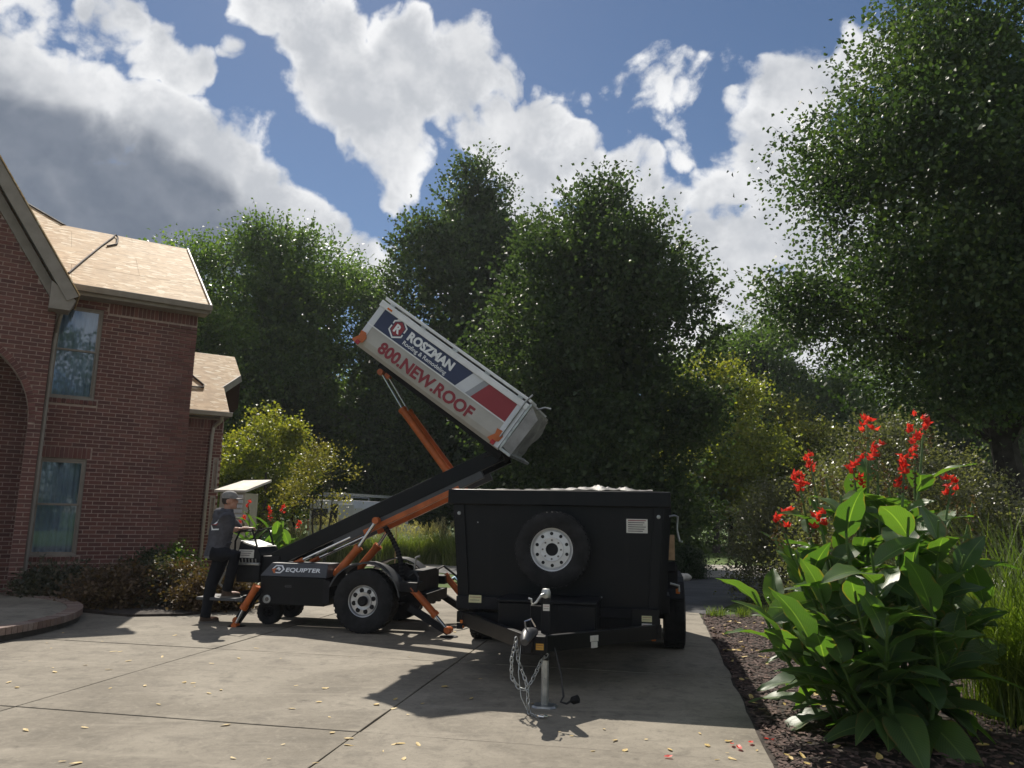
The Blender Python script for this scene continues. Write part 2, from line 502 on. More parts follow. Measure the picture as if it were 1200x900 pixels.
m, t, out = new_mat('canna_leaf')
uvn = N(t, 'ShaderNodeUVMap')
sp = N(t, 'ShaderNodeSeparateXYZ')
t.links.new(uvn.outputs[0], sp.inputs[0])
oi = N(t, 'ShaderNodeObjectInfo')
ax = math_node(t, 'ABSOLUTE', math_node(t, 'ADD', sp.outputs[0], -0.5))
rib = smooth(t, ax, 0.035, 0.008)
vein = math_node(t, 'SINE', math_node(t, 'MULTIPLY', math_node(t, 'SUBTRACT', sp.outputs[1], math_node(t, 'MULTIPLY', ax, 0.55)), 150.0))
c = mix_col(t, oi.outputs['Random'], (0.055, 0.105, 0.040), (0.095, 0.155, 0.052))
c = mix_col(t, math_node(t, 'MULTIPLY', smooth(t, vein, 0.2, 1.0), 0.32), c, (0.034, 0.075, 0.025))
c = mix_col(t, math_node(t, 'MULTIPLY', rib, 0.8), c, (0.19, 0.27, 0.09))
lo = noise(t, N(t, 'ShaderNodeTexCoord').outputs['Object'], 7, 4, 0.6).outputs['Fac']
c = mix_col(t, math_node(t, 'MULTIPLY', smooth(t, lo, 0.6, 0.8), 0.3), c, (0.14, 0.14, 0.04))
br = noise(t, N(t, 'ShaderNodeNewGeometry').outputs['Position'], 9, 4, 0.6).outputs['Fac']
c = mix_col(t, math_node(t, 'MULTIPLY', smooth(t, math_node(t, 'ADD', ax, math_node(t, 'MULTIPLY_ADD', br, 0.5, -0.25)), 0.46, 0.54), 0.75), c, (0.20, 0.13, 0.05))
p = principled(t, c, 0.42, 0, 0.45)
bump(t, p, vein, 0.08, 0.002)
tr = N(t, 'ShaderNodeBsdfTranslucent')
t.links.new(mix_col(t, 1.0, c, (1.9, 2.3, 0.5), 'MULTIPLY'), tr.inputs[0])
mx = N(t, 'ShaderNodeMixShader')
mx.inputs[0].default_value = 0.42
t.links.new(p.outputs[0], mx.inputs[1])
t.links.new(tr.outputs[0], mx.inputs[2])
t.links.new(mx.outputs[0], out.inputs[0])

mat('van_white', (0.66, 0.67, 0.68), 0.35, 0, 0.06, 2, coat=0.3)
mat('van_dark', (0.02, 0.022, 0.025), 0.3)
mat('box_beige', (0.46, 0.42, 0.34), 0.7, 0, 0.12, 5)
mat('box_roof', (0.62, 0.57, 0.48), 0.7, 0, 0.12, 5)
mat('blue_plastic', (0.35, 0.5, 0.62), 0.4, 0, 0.2, 9, 0.6, 20)
mat('stone', (0.5, 0.47, 0.42), 0.85, 0, 0.25, 9, 0.5, 25)
mat('yellow_handle', (0.55, 0.36, 0.1), 0.5)

# ------------------------------------------------------------------ mesh helpers


class MB:
    def __init__(s):
        s.v, s.f = [], []

    def add(s, vs, fs):
        b = len(s.v)
        s.v += [tuple(v) for v in vs]
        s.f += [tuple(i + b for i in f) for f in fs]
        return s

    def bx(s, x0, x1, y0, y1, z0, z1):
        vs = [(x, y, z) for z in (z0, z1) for y in (y0, y1) for x in (x0, x1)]
        return s.add(vs, [(0, 2, 3, 1), (4, 5, 7, 6), (0, 1, 5, 4), (2, 6, 7, 3), (0, 4, 6, 2), (1, 3, 7, 5)])

    def beam(s, p0, p1, w, h, up=(0, 0, 1)):
        """A box section from p0 to p1, w across and h in the 'up' sense."""
        p0, p1 = Vector(p0), Vector(p1)
        d = (p1 - p0).normalized()
        sd = d.cross(Vector(up))
        if sd.length < 1e-4:
            sd = Vector((1, 0, 0))
        sd.normalize()
        n = sd.cross(d).normalized()
        vs = []
        for q in (p0, p1):
            for a, b in ((-1, -1), (1, -1), (1, 1), (-1, 1)):
                vs.append(q + sd * (a * w / 2) + n * (b * h / 2))
        return s.add(vs, [(0, 3, 2, 1), (4, 5, 6, 7), (0, 1, 5, 4), (1, 2, 6, 5), (2, 3, 7, 6), (3, 0, 4, 7)])

    def tube(s, pts, r, n=8, cap=True):
        pts = [Vector(p) for p in pts]
        rs = r if isinstance(r, (list, tuple)) else [r] * len(pts)
        vs, fs = [], []
        x = None
        for i, p in enumerate(pts):
            d = (pts[min(i + 1, len(pts) - 1)] - pts[max(i - 1, 0)]).normalized()
            if x is None:
                x = d.orthogonal().normalized()
            else:
                x = (x - d * x.dot(d))
                x = x.normalized() if x.length > 1e-5 else d.orthogonal().normalized()
            y = d.cross(x)
            for k in range(n):
                a = 2 * math.pi * k / n
                vs.append(p + (x * math.cos(a) + y * math.sin(a)) * rs[i])
        for i in range(len(pts) - 1):
            for k in range(n):
                k2 = (k + 1) % n
                fs.append((i * n + k, i * n + k2, (i + 1) * n + k2, (i + 1) * n + k))
        if cap:
            fs.append(tuple(range(n - 1, -1, -1)))
            b = (len(pts) - 1) * n
            fs.append(tuple(range(b, b + n)))
        return s.add(vs, fs)

    def lathe(s, prof, o, axis, n=24):
        """prof: (radius, offset along the axis)."""
        o, a = Vector(o), Vector(axis).normalized()
        x = a.orthogonal().normalized()
        y = a.cross(x)
        vs, fs = [], []
        for (r, h) in prof:
            for k in range(n):
                t_ = 2 * math.pi * k / n
                vs.append(o + a * h + (x * math.cos(t_) + y * math.sin(t_)) * r)
        for i in range(len(prof) - 1):
            for k in range(n):
                k2 = (k + 1) % n
                fs.append((i * n + k, i * n + k2, (i + 1) * n + k2, (i + 1) * n + k))
        return s.add(vs, fs)

    def prism(s, poly, y0, y1):
        """poly in (x, z), extruded along y."""
        n = len(poly)
        vs = [(p[0], y0, p[1]) for p in poly] + [(p[0], y1, p[1]) for p in poly]
        fs = [tuple(range(n)), tuple(range(2 * n - 1, n - 1, -1))]
        for i in range(n):
            j = (i + 1) % n
            fs.append((i, i + n, j + n, j))
        return s.add(vs, fs)

    def slab(s, poly, z0, z1):
        """poly in (x, y), extruded along z."""
        n = len(poly)
        vs = [(p[0], p[1], z0) for p in poly] + [(p[0], p[1], z1) for p in poly]
        fs = [tuple(range(n - 1, -1, -1)), tuple(range(n, 2 * n))]
        for i in range(n):
            j = (i + 1) % n
            fs.append((i, j, j + n, i + n))
        return s.add(vs, fs)

    def mesh(s, name, m, smooth_=False):
        me = bpy.data.meshes.new(name)
        me.from_pydata(s.v, [], s.f)
        me.validate()
        bm = bmesh.new()
        bm.from_mesh(me)
        bmesh.ops.recalc_face_normals(bm, faces=bm.faces)
        bm.to_mesh(me)
        bm.free()
        if smooth_:
            me.shade_smooth()
            me.set_sharp_from_angle(angle=math.radians(38))
        if m:
            me.materials.append(MATS[m])
        return me

    def build(s, name, m, parent=None, smooth_=False, bevel=0.0, loc=None):
        o = bpy.data.objects.new(name, s.mesh(name, m, smooth_))
        COL.objects.link(o)
        if parent:
            o.parent = parent
        if loc:
            o.location = loc
        if bevel:
            b = o.modifiers.new('bevel', 'BEVEL')
            b.width = bevel
            b.segments = 2
            b.limit_method = 'ANGLE'
        return o


def tag(o, label=None, cat=None, group=None, kind=None):
    for k, v_ in (('label', label), ('category', cat), ('group', group), ('kind', kind)):
        if v_:
            o[k] = v_
    return o


def thing(name, label, cat, loc=(0, 0, 0), rotz=0.0, group=None):
    o = bpy.data.objects.new(name, None)
    COL.objects.link(o)
    o.location = loc
    o.rotation_euler = (0, 0, rotz)
    o.empty_display_size = 0.2
    return tag(o, label, cat, group)


def put(name, me, parent=None, loc=(0, 0, 0), rot=(0, 0, 0), scale=(1, 1, 1)):
    o = bpy.data.objects.new(name, me)
    COL.objects.link(o)
    o.parent = parent
    o.location = loc
    o.rotation_euler = rot
    o.scale = scale
    return o


def text(name, body, size, m, parent, loc, rot, bold=0.0, extrude=0.001, align='LEFT', sx=1.0, shear=0.0):
    c = bpy.data.curves.new(name, 'FONT')
    c.body = body
    c.size = size
    c.offset = bold
    c.extrude = extrude
    c.align_x = align
    c.shear = shear
    c.resolution_u = 3
    tmp = bpy.data.objects.new(name, c)
    COL.objects.link(tmp)
    dg = bpy.context.evaluated_depsgraph_get()
    me = bpy.data.meshes.new_from_object(tmp.evaluated_get(dg))
    bpy.data.objects.remove(tmp)
    me.materials.clear()
    me.materials.append(MATS[m])
    return put(name, me, parent, loc, rot, (sx, 1, 1))


# ------------------------------------------------------------------ setting
SITE = Frame((0, 0), -10.5)

mb = MB()
mb.add([(-400, -300, -0.03), (400, -300, -0.03), (400, 700, -0.03), (-400, 700, -0.03)], [(0, 1, 2, 3)])
tag(mb.build('lawn_ground', 'lawn'), kind='structure')


def site_poly(pts, z):
    return [tuple(SITE.world(u, v_, z)) for (u, v_) in pts]


def sheet(name, m, pts, z):
    o = MB().add(site_poly(pts, z), [tuple(range(len(pts)))]).build(name, m)
    return tag(o, kind='structure')


sheet('driveway_bed', 'joint', [(-16, -11.1), (0.74, -11.1), (0.74, 13.7), (-2.05, 16.45), (-16, 16.45)], -0.022)
sheet('asphalt_drive', 'asphalt', [(-2.0, 13.72), (0.9, 13.72), (1.6, 16), (2.3, 18), (3.6, 20.5), (6.0, 22.7), (-8, 22.7), (-4, 19.5), (-2.4, 16.6)], -0.012)
sheet('far_road', 'far_concrete', [(-60, 22.75), (60, 22.75), (60, 29.5), (-60, 29.5)], -0.02)
sheet('garden_bed', 'soil', [(0.66, -2), (9, -2), (9, 12.4), (4.2, 14.8), (1.7, 14.2), (0.70, 13.2)], -0.009)

drive = thing('driveway', None, None)
tag(drive, kind='structure')
us = [-13.17, -10.39, -7.61, -4.83, -2.05, 0.735]
vs_ = [-11.05, -8.3, -5.55, -2.8, -0.05, 2.7, 5.45, 8.2, 10.95, 13.7, 16.45]
rng = random.Random(3)
for i in range(len(us) - 1):
    for j in range(len(vs_) - 1):
        if j == 9 and i == 4:
            continue
        g = 0.007
        mb = MB()
        # edges break slightly so joints are not ruler-straight
        u0, u1, v0, v1 = us[i] + g, us[i + 1] - g, vs_[j] + g, vs_[j + 1] - g
        pts = []
        for k in range(8):
            pts.append((u0 + (u1 - u0) * k / 8, v0 + rng.uniform(-.004, .004)))
        for k in range(8):
            pts.append((u1 + rng.uniform(-.004, .004) + (rng.uniform(-.015, .02) if i == 4 else 0), v0 + (v1 - v0) * k / 8))
        for k in range(8):
            pts.append((u1 - (u1 - u0) * k / 8, v1 + rng.uniform(-.004, .004)))
        for k in range(8):
            pts.append((u0 + rng.uniform(-.004, .004), v1 - (v1 - v0) * k / 8))
        mb.slab([tuple(SITE.world(a, b))[:2] for a, b in pts], -0.1, 0.0 + rng.uniform(-.003, .003))
        mb.build('slab', 'concrete', drive, bevel=0.006)

# ------------------------------------------------------------------ foliage engine


def foliage_mesh(name, P, D, L, wid, m, rg, fold=0.12, upbias=0.6):
    """One leaf per row of P: a folded, pointed quad of length L along D."""
    n = len(P)
    D = D / np.linalg.norm(D, axis=1, keepdims=True)
    nr = rg.normal(size=(n, 3))
    nr[:, 2] += upbias
    S = np.cross(D, nr)
    S /= np.linalg.norm(S, axis=1, keepdims=True) + 1e-9
    Nn = np.cross(S, D)
    L = np.asarray(L).reshape(-1, 1)
    w = L * wid
    V = np.empty((n, 4, 3))
    V[:, 0] = P
    V[:, 1] = P + D * L * 0.42 + S * w + Nn * L * fold
    V[:, 2] = P + D * L - Nn * L * 0.10
    V[:, 3] = P + D * L * 0.42 - S * w + Nn * L * fold
    me = bpy.data.meshes.new(name)
    me.vertices.add(n * 4)
    me.vertices.foreach_set('co', V.reshape(-1))
    me.loops.add(n * 4)
    me.loops.foreach_set('vertex_index', np.arange(n * 4, dtype=np.int32))
    me.polygons.add(n)
    me.polygons.foreach_set('loop_start', np.arange(0, n * 4, 4, dtype=np.int32))
    me.polygons.foreach_set('loop_total', np.full(n, 4, dtype=np.int32))
    me.update(calc_edges=True)
    me.materials.append(MATS[m])
    return me


def sprays(C, O, k, spread, flat, L, rg, droop=0.25):
    """k leaves round each clump centre C, growing along the outward direction O."""
    n = len(C)
    idx = np.repeat(np.arange(n), k)
    off = np.clip(rg.normal(size=(n * k, 3)), -1.9, 1.9) * spread * np.repeat(rg.uniform(.6, 1.3, n), k)[:, None]
    off[:, 2] *= flat
    along = rg.uniform(-0.8, 1.6, n * k)[:, None] * spread
    P = C[idx] + off + O[idx] * along
    D = O[idx] * 0.7 + rg.normal(size=(n * k, 3)) * 0.75
    D[:, 2] -= droop
    LL = L * rg.uniform(0.65, 1.25, n * k)
    return P, D, LL


def crown_clumps(profile, n, rg, lobes=6, rough=0.22, shell=0.45, squash=1.0, lobed=0.0, lz=0.62, lper=26):
    """profile: (height, radius). Returns clump centres and outward directions round the z axis."""
    zs = np.array([p[0] for p in profile])
    rs = np.array([p[1] for p in profile])
    zz = np.linspace(zs[0], zs[-1], 200)
    rr = np.interp(zz, zs, rs)
    wgt = rr + 0.15
    z = rg.choice(zz, n, p=wgt / wgt.sum()) + rg.uniform(-.1, .1, n)
    R = np.interp(z, zs, rs)
    th = rg.uniform(0, 2 * math.pi, n)
    ph = rg.uniform(0, 6.28, 8)
    zh = (zs[-1] - zs[0])
    bump_ = 1 + rough * (np.sin(lobes * th * .5 + ph[0] + 5 * z / zh) * .5 + np.sin(3 * th + ph[1] - 9 * z / zh) * .4
                         + np.sin(7 * th + ph[2] + 17 * z / zh) * .35 + np.sin(2 * th + ph[3] + 28 * z / zh) * .4)
    fr = rg.uniform(0, 1, n) ** shell
    r = R * bump_ * fr
    C = np.stack([r * np.cos(th), r * np.sin(th) * squash, z], 1)
    if lobed:      # most sprays gather round the ends of the big limbs
        nl = max(14, n // lper)
        rm = rs.max()
        li = rg.choice(n, nl, replace=False)
        cen = C[li] * np.array([.5, .5, 1]) + .5 * np.stack([R[li] * np.cos(th[li]), R[li] * np.sin(th[li]) * squash, z[li]], 1) * np.array([1, 1, 1])
        cen[:, 2] = z[li]
        sz = rm * rg.uniform(.10, .21, nl) * (lper / 26) ** .4
        which = rg.integers(0, nl, n)
        g = np.clip(rg.normal(size=(n, 3)), -1.7, 1.7) * np.array([1, 1, lz])
        g[:, 2] -= .18 * (g[:, 0] ** 2 + g[:, 1] ** 2)
        newC = cen[which] + g * sz[which][:, None]
        pick = rg.uniform(0, 1, n) < lobed
        C[pick] = newC[pick]
        rad = np.hypot(C[:, 0], C[:, 1] / squash) + 1e-6
        lim = np.interp(C[:, 2], zs, rs) * 1.12 + .15
        f2 = np.minimum(1, lim / rad)
        C[:, 0] *= f2
        C[:, 1] *= f2
        C[:, 2] = np.clip(C[:, 2], zs[0] * .85, zs[-1] + .2)
        z = C[:, 2]
        th = np.arctan2(C[:, 1], C[:, 0])
    slope = np.gradient(rr, zz)
    up = 0.35 - np.interp(z, zz, slope) * 0.5
    O = np.stack([np.cos(th), np.sin(th) * squash, np.clip(up, -0.2, 1.3)], 1)
    O /= np.linalg.norm(O, axis=1, keepdims=True)
    return C, O


def tree(name, label, cat, base, profile, nclump, k, leaf, m, seed, trunk_r=0.2, limbs=14, spread=0.4, flat=0.6, lean=(0, 0), bark='bark',
         group=None, rough=0.22, shell=0.45, wid=0.34, trunk_top=0.8, squash=1.0, droop=0.25, stems=None, extra=0.0, core=0, lobed=0.72, lz=0.62, lper=26):
    rg = np.random.default_rng(seed)
    t_ = thing(name, label, cat, base, 0, group)
    C, O = crown_clumps(profile, nclump, rg, rough=rough, shell=shell, squash=squash, lobed=lobed, lz=lz, lper=lper)
    ztop, zbot = profile[-1][0], profile[0][0]
    ln = np.array([lean[0], lean[1], 0.0])
    C = C + (C[:, 2:3] / ztop) * ln
    P, D, LL = sprays(C, O, k, spread, flat, leaf, rg, droop)
    twigs = []
    if extra:      # long shoots that break the outline
        ne = int(nclump * extra)
        i = rg.choice(nclump, ne)
        s_ = np.linspace(0, 1, 14)
        PP = (C[i][:, None, :] + O[i][:, None, :] * (s_[None, :, None] * rg.uniform(.7, 1.6, ne)[:, None, None]) * (spread * 2.2)).reshape(-1, 3)
        PP += rg.normal(size=PP.shape) * 0.05
        DD = np.repeat(O[i], 14, 0) + rg.normal(size=PP.shape) * .7
        P = np.concatenate([P, PP])
        D = np.concatenate([D, DD])
        twigs = [(PP[14 * q], PP[14 * q + 13]) for q in range(ne)]
        LL = np.concatenate([LL, leaf * rg.uniform(.7, 1.2, len(PP))])
    if core:       # added oversized inner leaves that block light through the crown
        Ci, Oi = crown_clumps([(z_, r2 * .62) for z_, r2 in profile[:-1]], core, rg, rough=rough, shell=.7, squash=squash)
        Ci = Ci + (Ci[:, 2:3] / ztop) * ln
        P = np.concatenate([P, Ci])
        D = np.concatenate([D, Oi + rg.normal(size=Ci.shape) * .9])
        LL = np.concatenate([LL, leaf * 2.3 * rg.uniform(.7, 1.2, core)])
    put('crown', foliage_mesh('crown', P, D, LL, wid, m, rg), t_)
    mb = MB()
    for (sx_, sy_, sr, topf) in (stems or [(0, 0, trunk_r, trunk_top)]):
        n = 9
        pts = []
        for i in range(n):
            f_ = i / (n - 1)
            z = f_ * ztop * topf
            j = 0.0 if i == 0 else 0.5
            pts.append(Vector((sx_ * (1 + f_ * 1.5) + lean[0] * z / ztop + rg.normal() * sr * j, sy_ * (1 + f_ * 1.5) + lean[1] * z / ztop + rg.normal() * sr * j, z - 0.05 * (i == 0))))
        rad = [sr * (1.35 if i == 0 else 1) * (1 - 0.85 * i / (n - 1)) for i in range(n)]
        mb.tube(pts, rad, 8)
        for q in range(limbs):
            tgt = Vector(C[rg.integers(nclump)])
            z0 = min(max(tgt.z - abs(tgt.xy.length) * rg.uniform(.5, 1.1), zbot * .75), ztop * topf * .95)
            f_ = z0 / (ztop * topf)
            i0 = min(int(f_ * (n - 1)), n - 2)
            a = pts[i0].lerp(pts[i0 + 1], f_ * (n - 1) - i0)
            lr = sr * (1 - .8 * f_) * rg.uniform(.25, .5)
            mid = a.lerp(tgt, .45) + Vector((rg.normal() * .15, rg.normal() * .15, (tgt - a).length * .10))
            q2 = a.lerp(tgt, .75) + Vector((rg.normal() * .1, rg.normal() * .1, (tgt - a).length * .06))
            mb.tube([a, mid, q2, tgt], [lr, lr * .7, lr * .45, lr * .15], 5, False)
    for (a_, b_) in twigs:
        mb.tube([a_, b_], [leaf * .05, leaf * .02], 3, False)
    mb.build('trunk', bark, t_, True)
    return t_


def shrub(name, label, cat, base, rx, ry, h, nclump, k, leaf, m, seed, group=None, spread=0.12, wid=0.34, rough=0.2, shell=0.4, z0=0.02, droop=0.0):
    rg = np.random.default_rng(seed)
    t_ = thing(name, label, cat, base, 0, group)
    prof = [(z0, rx * .72), (h * .3, rx), (h * .6, rx * .92), (h * .85, rx * .6), (h, rx * .18)]
    C, O = crown_clumps(prof, nclump, rg, rough=rough, shell=shell, squash=ry / rx)
    C[:, 2] = np.maximum(C[:, 2], z0)
    P, D, LL = sprays(C, O, k, spread, .8, leaf, rg, droop)
    P[:, 2] = np.maximum(P[:, 2], 0.01)
    put('foliage', foliage_mesh('foliage', P, D, LL, wid, m, rg), t_)
    mb = MB()
    for i in range(9):
        e = Vector(C[rg.integers(nclump)])
        b = Vector((rg.normal() * rx * .12, rg.normal() * ry * .12, -0.03))
        mb.tube([b, b.lerp(e, .5) + Vector((0, 0, h * .08)), e], [.018, .012, .004], 5, False)
    mb.build('stem', 'bark', t_)
    return t_


def blades(n, h, spread_, width, rg, segs=4, lean=0.8):
    """Arching grass blades as one mesh."""
    V, Fc = [], []
    for i in range(n):
        a = rg.uniform(0, 6.283)
        b0 = rg.normal(size=2) * spread_ * .28
        L_ = h * rg.uniform(.6, 1.15)
        ln = lean * rg.uniform(.25, 1.15)
        d = np.array([math.cos(a), math.sin(a)])
        sd = np.array([-d[1], d[0]])
        base = len(V)
        for s_ in range(segs + 1):
            f_ = s_ / segs
            rad = ln * L_ * f_ ** 1.6
            z = L_ * (f_ - 0.42 * ln * f_ ** 2.4)
            w = width * (1 - f_ ** 1.5) * .5 + 0.0006
            c = b0 + d * rad
            V += [(c[0] + sd[0] * w, c[1] + sd[1] * w, z), (c[0] - sd[0] * w, c[1] - sd[1] * w, z)]
            if s_:
                q = base + s_ * 2
                Fc.append((q - 2, q - 1, q + 1, q))
    return V, Fc


def grass_clump(name, label, base, h, spread_, n, width, m, seed, group=None, plumes=0, segs=4, lean=0.8, cat='grass clump'):
    rg = np.random.default_rng(seed)
    t_ = thing(name, label, cat, base, 0, group)
    V, Fc = blades(n, h, spread_, width, rg, segs, lean)
    me = bpy.data.meshes.new('blade_tuft')
    me.from_pydata(V, [], Fc)
    me.materials.append(MATS[m])
    tag(put('blade_tuft', me, t_), kind='stuff')
    if plumes:
        P, D = [], []
        for i in range(plumes):
            a = rg.uniform(0, 6.283)
            r_ = abs(rg.normal()) * spread_ * .8
            z = h * rg.uniform(.75, 1.12) - r_ * .15
            for s_ in range(16):
                P.append((math.cos(a) * r_ * (1 + s_ * .012) + rg.normal() * .012, math.sin(a) * r_ + rg.normal() * .012, z + s_ * .011))
                D.append((math.cos(a) * .5 + rg.normal() * .5, math.sin(a) * .5 + rg.normal() * .5, 1))
        tag(put('plume_tuft', foliage_mesh('plume_tuft', np.array(P), np.array(D), np.full(len(P), .05), .18, 'grass_plume', rg), t_), kind='stuff')
    return t_

# ------------------------------------------------------------------ house
HF = Frame((-6.42, 15.2), 33)
house = thing('brick_house', 'two-storey red brick house with bare tan sheathing on its roof', 'house', (-6.42, 15.2, 0), HF.yaw)
CH, BH, BL, GAP = 0.075, 0.060, 0.205, 0.014
brick_me = MB().bx(-BL / 2, BL / 2, -0.009, 0.035, -BH / 2, BH / 2).mesh('brick', 'brick')
soldier_me = MB().bx(-BH / 2, BH / 2, -0.011, 0.035, -BL / 2, BL / 2).mesh('brick_upright', 'brick')
brick_budget = [300]
RB = random.Random(11)


def courses(u0, u1, z0, z1, holes):
    """Brick intervals of a running bond, holes(z) gives the cut-outs of a course."""
    res = []
    i = 0
    z = z0 + CH / 2
    while z + BH / 2 <= z1:
        start = u0 - (BL + GAP) * (0.5 if i % 2 else 0)
        cuts = holes(z)
        a = start
        while a < u1:
            b = a + BL
            seg = [(max(a, u0), min(b, u1))]
            for (h0, h1) in cuts:
                nxt = []
                for (p_, q_) in seg:
                    if h1 <= p_ or h0 >= q_:
                        nxt.append((p_, q_))
                    else:
                        if p_ < h0:
                            nxt.append((p_, h0))
                        if q_ > h1:
                            nxt.append((h1, q_))
                seg = nxt
            for (p_, q_) in seg:
                if q_ - p_ > 0.03:
                    res.append((p_, q_, z))
            a = b + GAP
        z += CH
        i += 1
    return res


def lay(wall, v, bricks, single=True, proud=None):
    rest = MB()
    for (a, b, z) in bricks:
        pr = (proud(a, b, z) if proud else 0.0) + RB.uniform(-.002, .002)
        if single and brick_budget[0] > 0:
            brick_budget[0] -= 1
            put('brick', brick_me, wall, ((a + b) / 2, v - pr, z), (0, 0, 0), ((b - a) / BL, 1, 1))
        else:
            rest.bx(a, b, v - 0.009 - pr, v + 0.035, z - BH / 2, z + BH / 2)
    if rest.v:
        tag(rest.build('brickwork', 'brick', wall), kind='stuff')


def rect_holes(rects):
    def f_(z):
        return [(a, b) for (a, b, z0, z1) in rects if z0 < z < z1]
    return f_


# facade with two sash windows
wins = [(-2.46, -1.69, 3.50, 5.27), (-2.46, -1.69, 0.65, 2.41)]
mb = MB()
mb.bx(-2.52, -2.461, 0, 0.2, 0, 5.45).bx(-1.689, 0, 0, 0.2, 0, 5.45)
mb.bx(-2.461, -1.689, 0, 0.2, 0, 0.65).bx(-2.461, -1.689, 0, 0.2, 2.41, 3.5).bx(-2.461, -1.689, 0, 0.2, 5.27, 5.45)
facade = mb.build('wall', 'mortar', house)
tag(facade, 'brick wall with an upper and a lower sash window')
EAVE_S0 = 5.20
fac_rects = wins + [(-2.55, -1.62, 2.40, 2.62), (-2.55, -1.62, 0.56, 0.66), (-2.55, -1.62, 3.41, 3.51), (-1.62, 0.1, EAVE_S0, 6)]


def quoin(a, b, z):
    k = int(z / 0.36)
    w = 0.42 if k % 2 == 0 else 0.21
    return 0.016 if b > -w and z < 5.2 else 0.0


fb_ = courses(-2.5, 0.0, 0.0, 5.45, rect_holes(fac_rects))
fb_.sort(key=lambda q: q[0])
brick_budget[0] = 140
lay(facade, 0.0, fb_, True, quoin)
# upright bricks: lintel, sills, eave band
mb = MB()
for (a, b, z0, z1) in ((-2.5, -1.63, 2.415, 2.61), (-2.5, -1.63, 0.565, 0.645), (-2.5, -1.63, 3.415, 3.495)):
    u = a
    while u + 0.062 < b:
        mb.bx(u, u + 0.062, -0.014 - (0.02 if z1 - z0 < .1 else 0), 0.035, z0, z1)
        u += 0.072
tag(mb.build('header_brickwork', 'brick', facade), kind='stuff')
u = -1.6
while u < -0.03:
    put('upright_brick', soldier_me, facade, (u + 0.031, 0, EAVE_S0 + 0.113))
    u += 0.0725
MB().bx(-1.685, 0.02, -0.02, 0.0, 5.42, 5.56).build('frieze_board', 'trim', house)

# projecting gable with the porch arch
AC, AR, ASP = -4.2, 1.5, 2.95
pk = (AC, 5.0 + (AC + 2.5) * -1.556)
poly = [(-2.5, 0), (-2.5, 5.0), pk, (-5.9, 5.0), (-5.9, 0), (-5.7, 0), (-5.7, ASP)]
arc = [(AC - AR * math.cos(a), ASP + AR * math.sin(a)) for a in np.linspace(0, math.pi, 19)][1:-1]
poly += arc + [(-2.7, ASP), (-2.7, 0)]
gable = MB().prism(poly, -0.7, -0.4).build('gable_wall', 'mortar', house)
tag(gable, 'projecting brick gable wall with an arched porch opening')


def gable_holes(z):
    c = []
    if z < ASP:
        c.append((-5.7, -2.7))
    elif z < ASP + AR + 0.1:
        w = math.sqrt(max(0, (AR + 0.1) ** 2 - (z - ASP) ** 2))
        c.append((AC - w, AC + w))
    if z > 5.0:
        d = (z - 5.0) / 1.556
        c.append((-2.5 - d, 0))
    return c


gb = courses(-5.0, -2.5, 0.0, pk[1] - .05, gable_holes)
gb.sort(key=lambda q: -q[0] if q[2] < 5.1 else 9)
brick_budget[0] = 160
lay(gable, -0.7, gb, True)
mb = MB()
for a in np.linspace(0.02, math.pi * 0.62, 44):
    c, s_ = math.cos(a), math.sin(a)
    t0, t1 = (-s_, c), (c, s_)
    o_ = Vector((AC, 0, ASP))
    cen = o_ + Vector((c, 0, s_)) * (AR + 0.05)
    mb.beam(cen + Vector((0, -0.714, 0)), cen + Vector((0, -0.40, 0)), 0.06, 0.1, (c, 0, s_))
tag(mb.build('arch_brickwork', 'brick', gable), kind='stuff')
# return wall, porch back wall and ceiling
MB().bx(-2.56, -2.5, -0.4, 0.0, 0, 5.2).build('return_wall', 'brick', house)
pw = MB().bx(-6.0, -2.56, 0.55, 0.75, 0, 4.7).build('porch_wall', 'mortar', house)
lay(pw, 0.55, courses(-5.9, -2.57, 0, 4.6, lambda z: []), False)
MB().bx(-6.0, -2.56, -0.4, 0.75, 4.7, 4.8).build('porch_ceiling', 'soffit', house)
# far end wall and hidden back of the block
ew = MB().add([(-0.2, 0.2, 0), (0, 0.2, 0), (0, 6.2, 0), (-0.2, 6.2, 0), (-0.2, 0.2, 5.5), (0, 0.2, 5.5), (0, 6.2, 5.5), (-0.2, 6.2, 5.5), (-0.2, 3.05, 7.5), (0, 3.05, 7.5)],
              [(0, 1, 2, 3), (1, 5, 9, 6, 2), (0, 3, 7, 8, 4), (0, 4, 5, 1), (3, 2, 6, 7), (4, 8, 9, 5), (7, 6, 9, 8)]).build('end_wall', 'brick', house)
MB().bx(-6, -0.2, 6.0, 6.2, 0, 5.4).bx(-6.2, -6, -0.4, 6.2, 0, 5.4).build('back_wall', 'brick', house)
MB().bx(-6, -0.2, 1.6, 1.7, 0, 5.4).build('room_wall', 'dark_room', house)


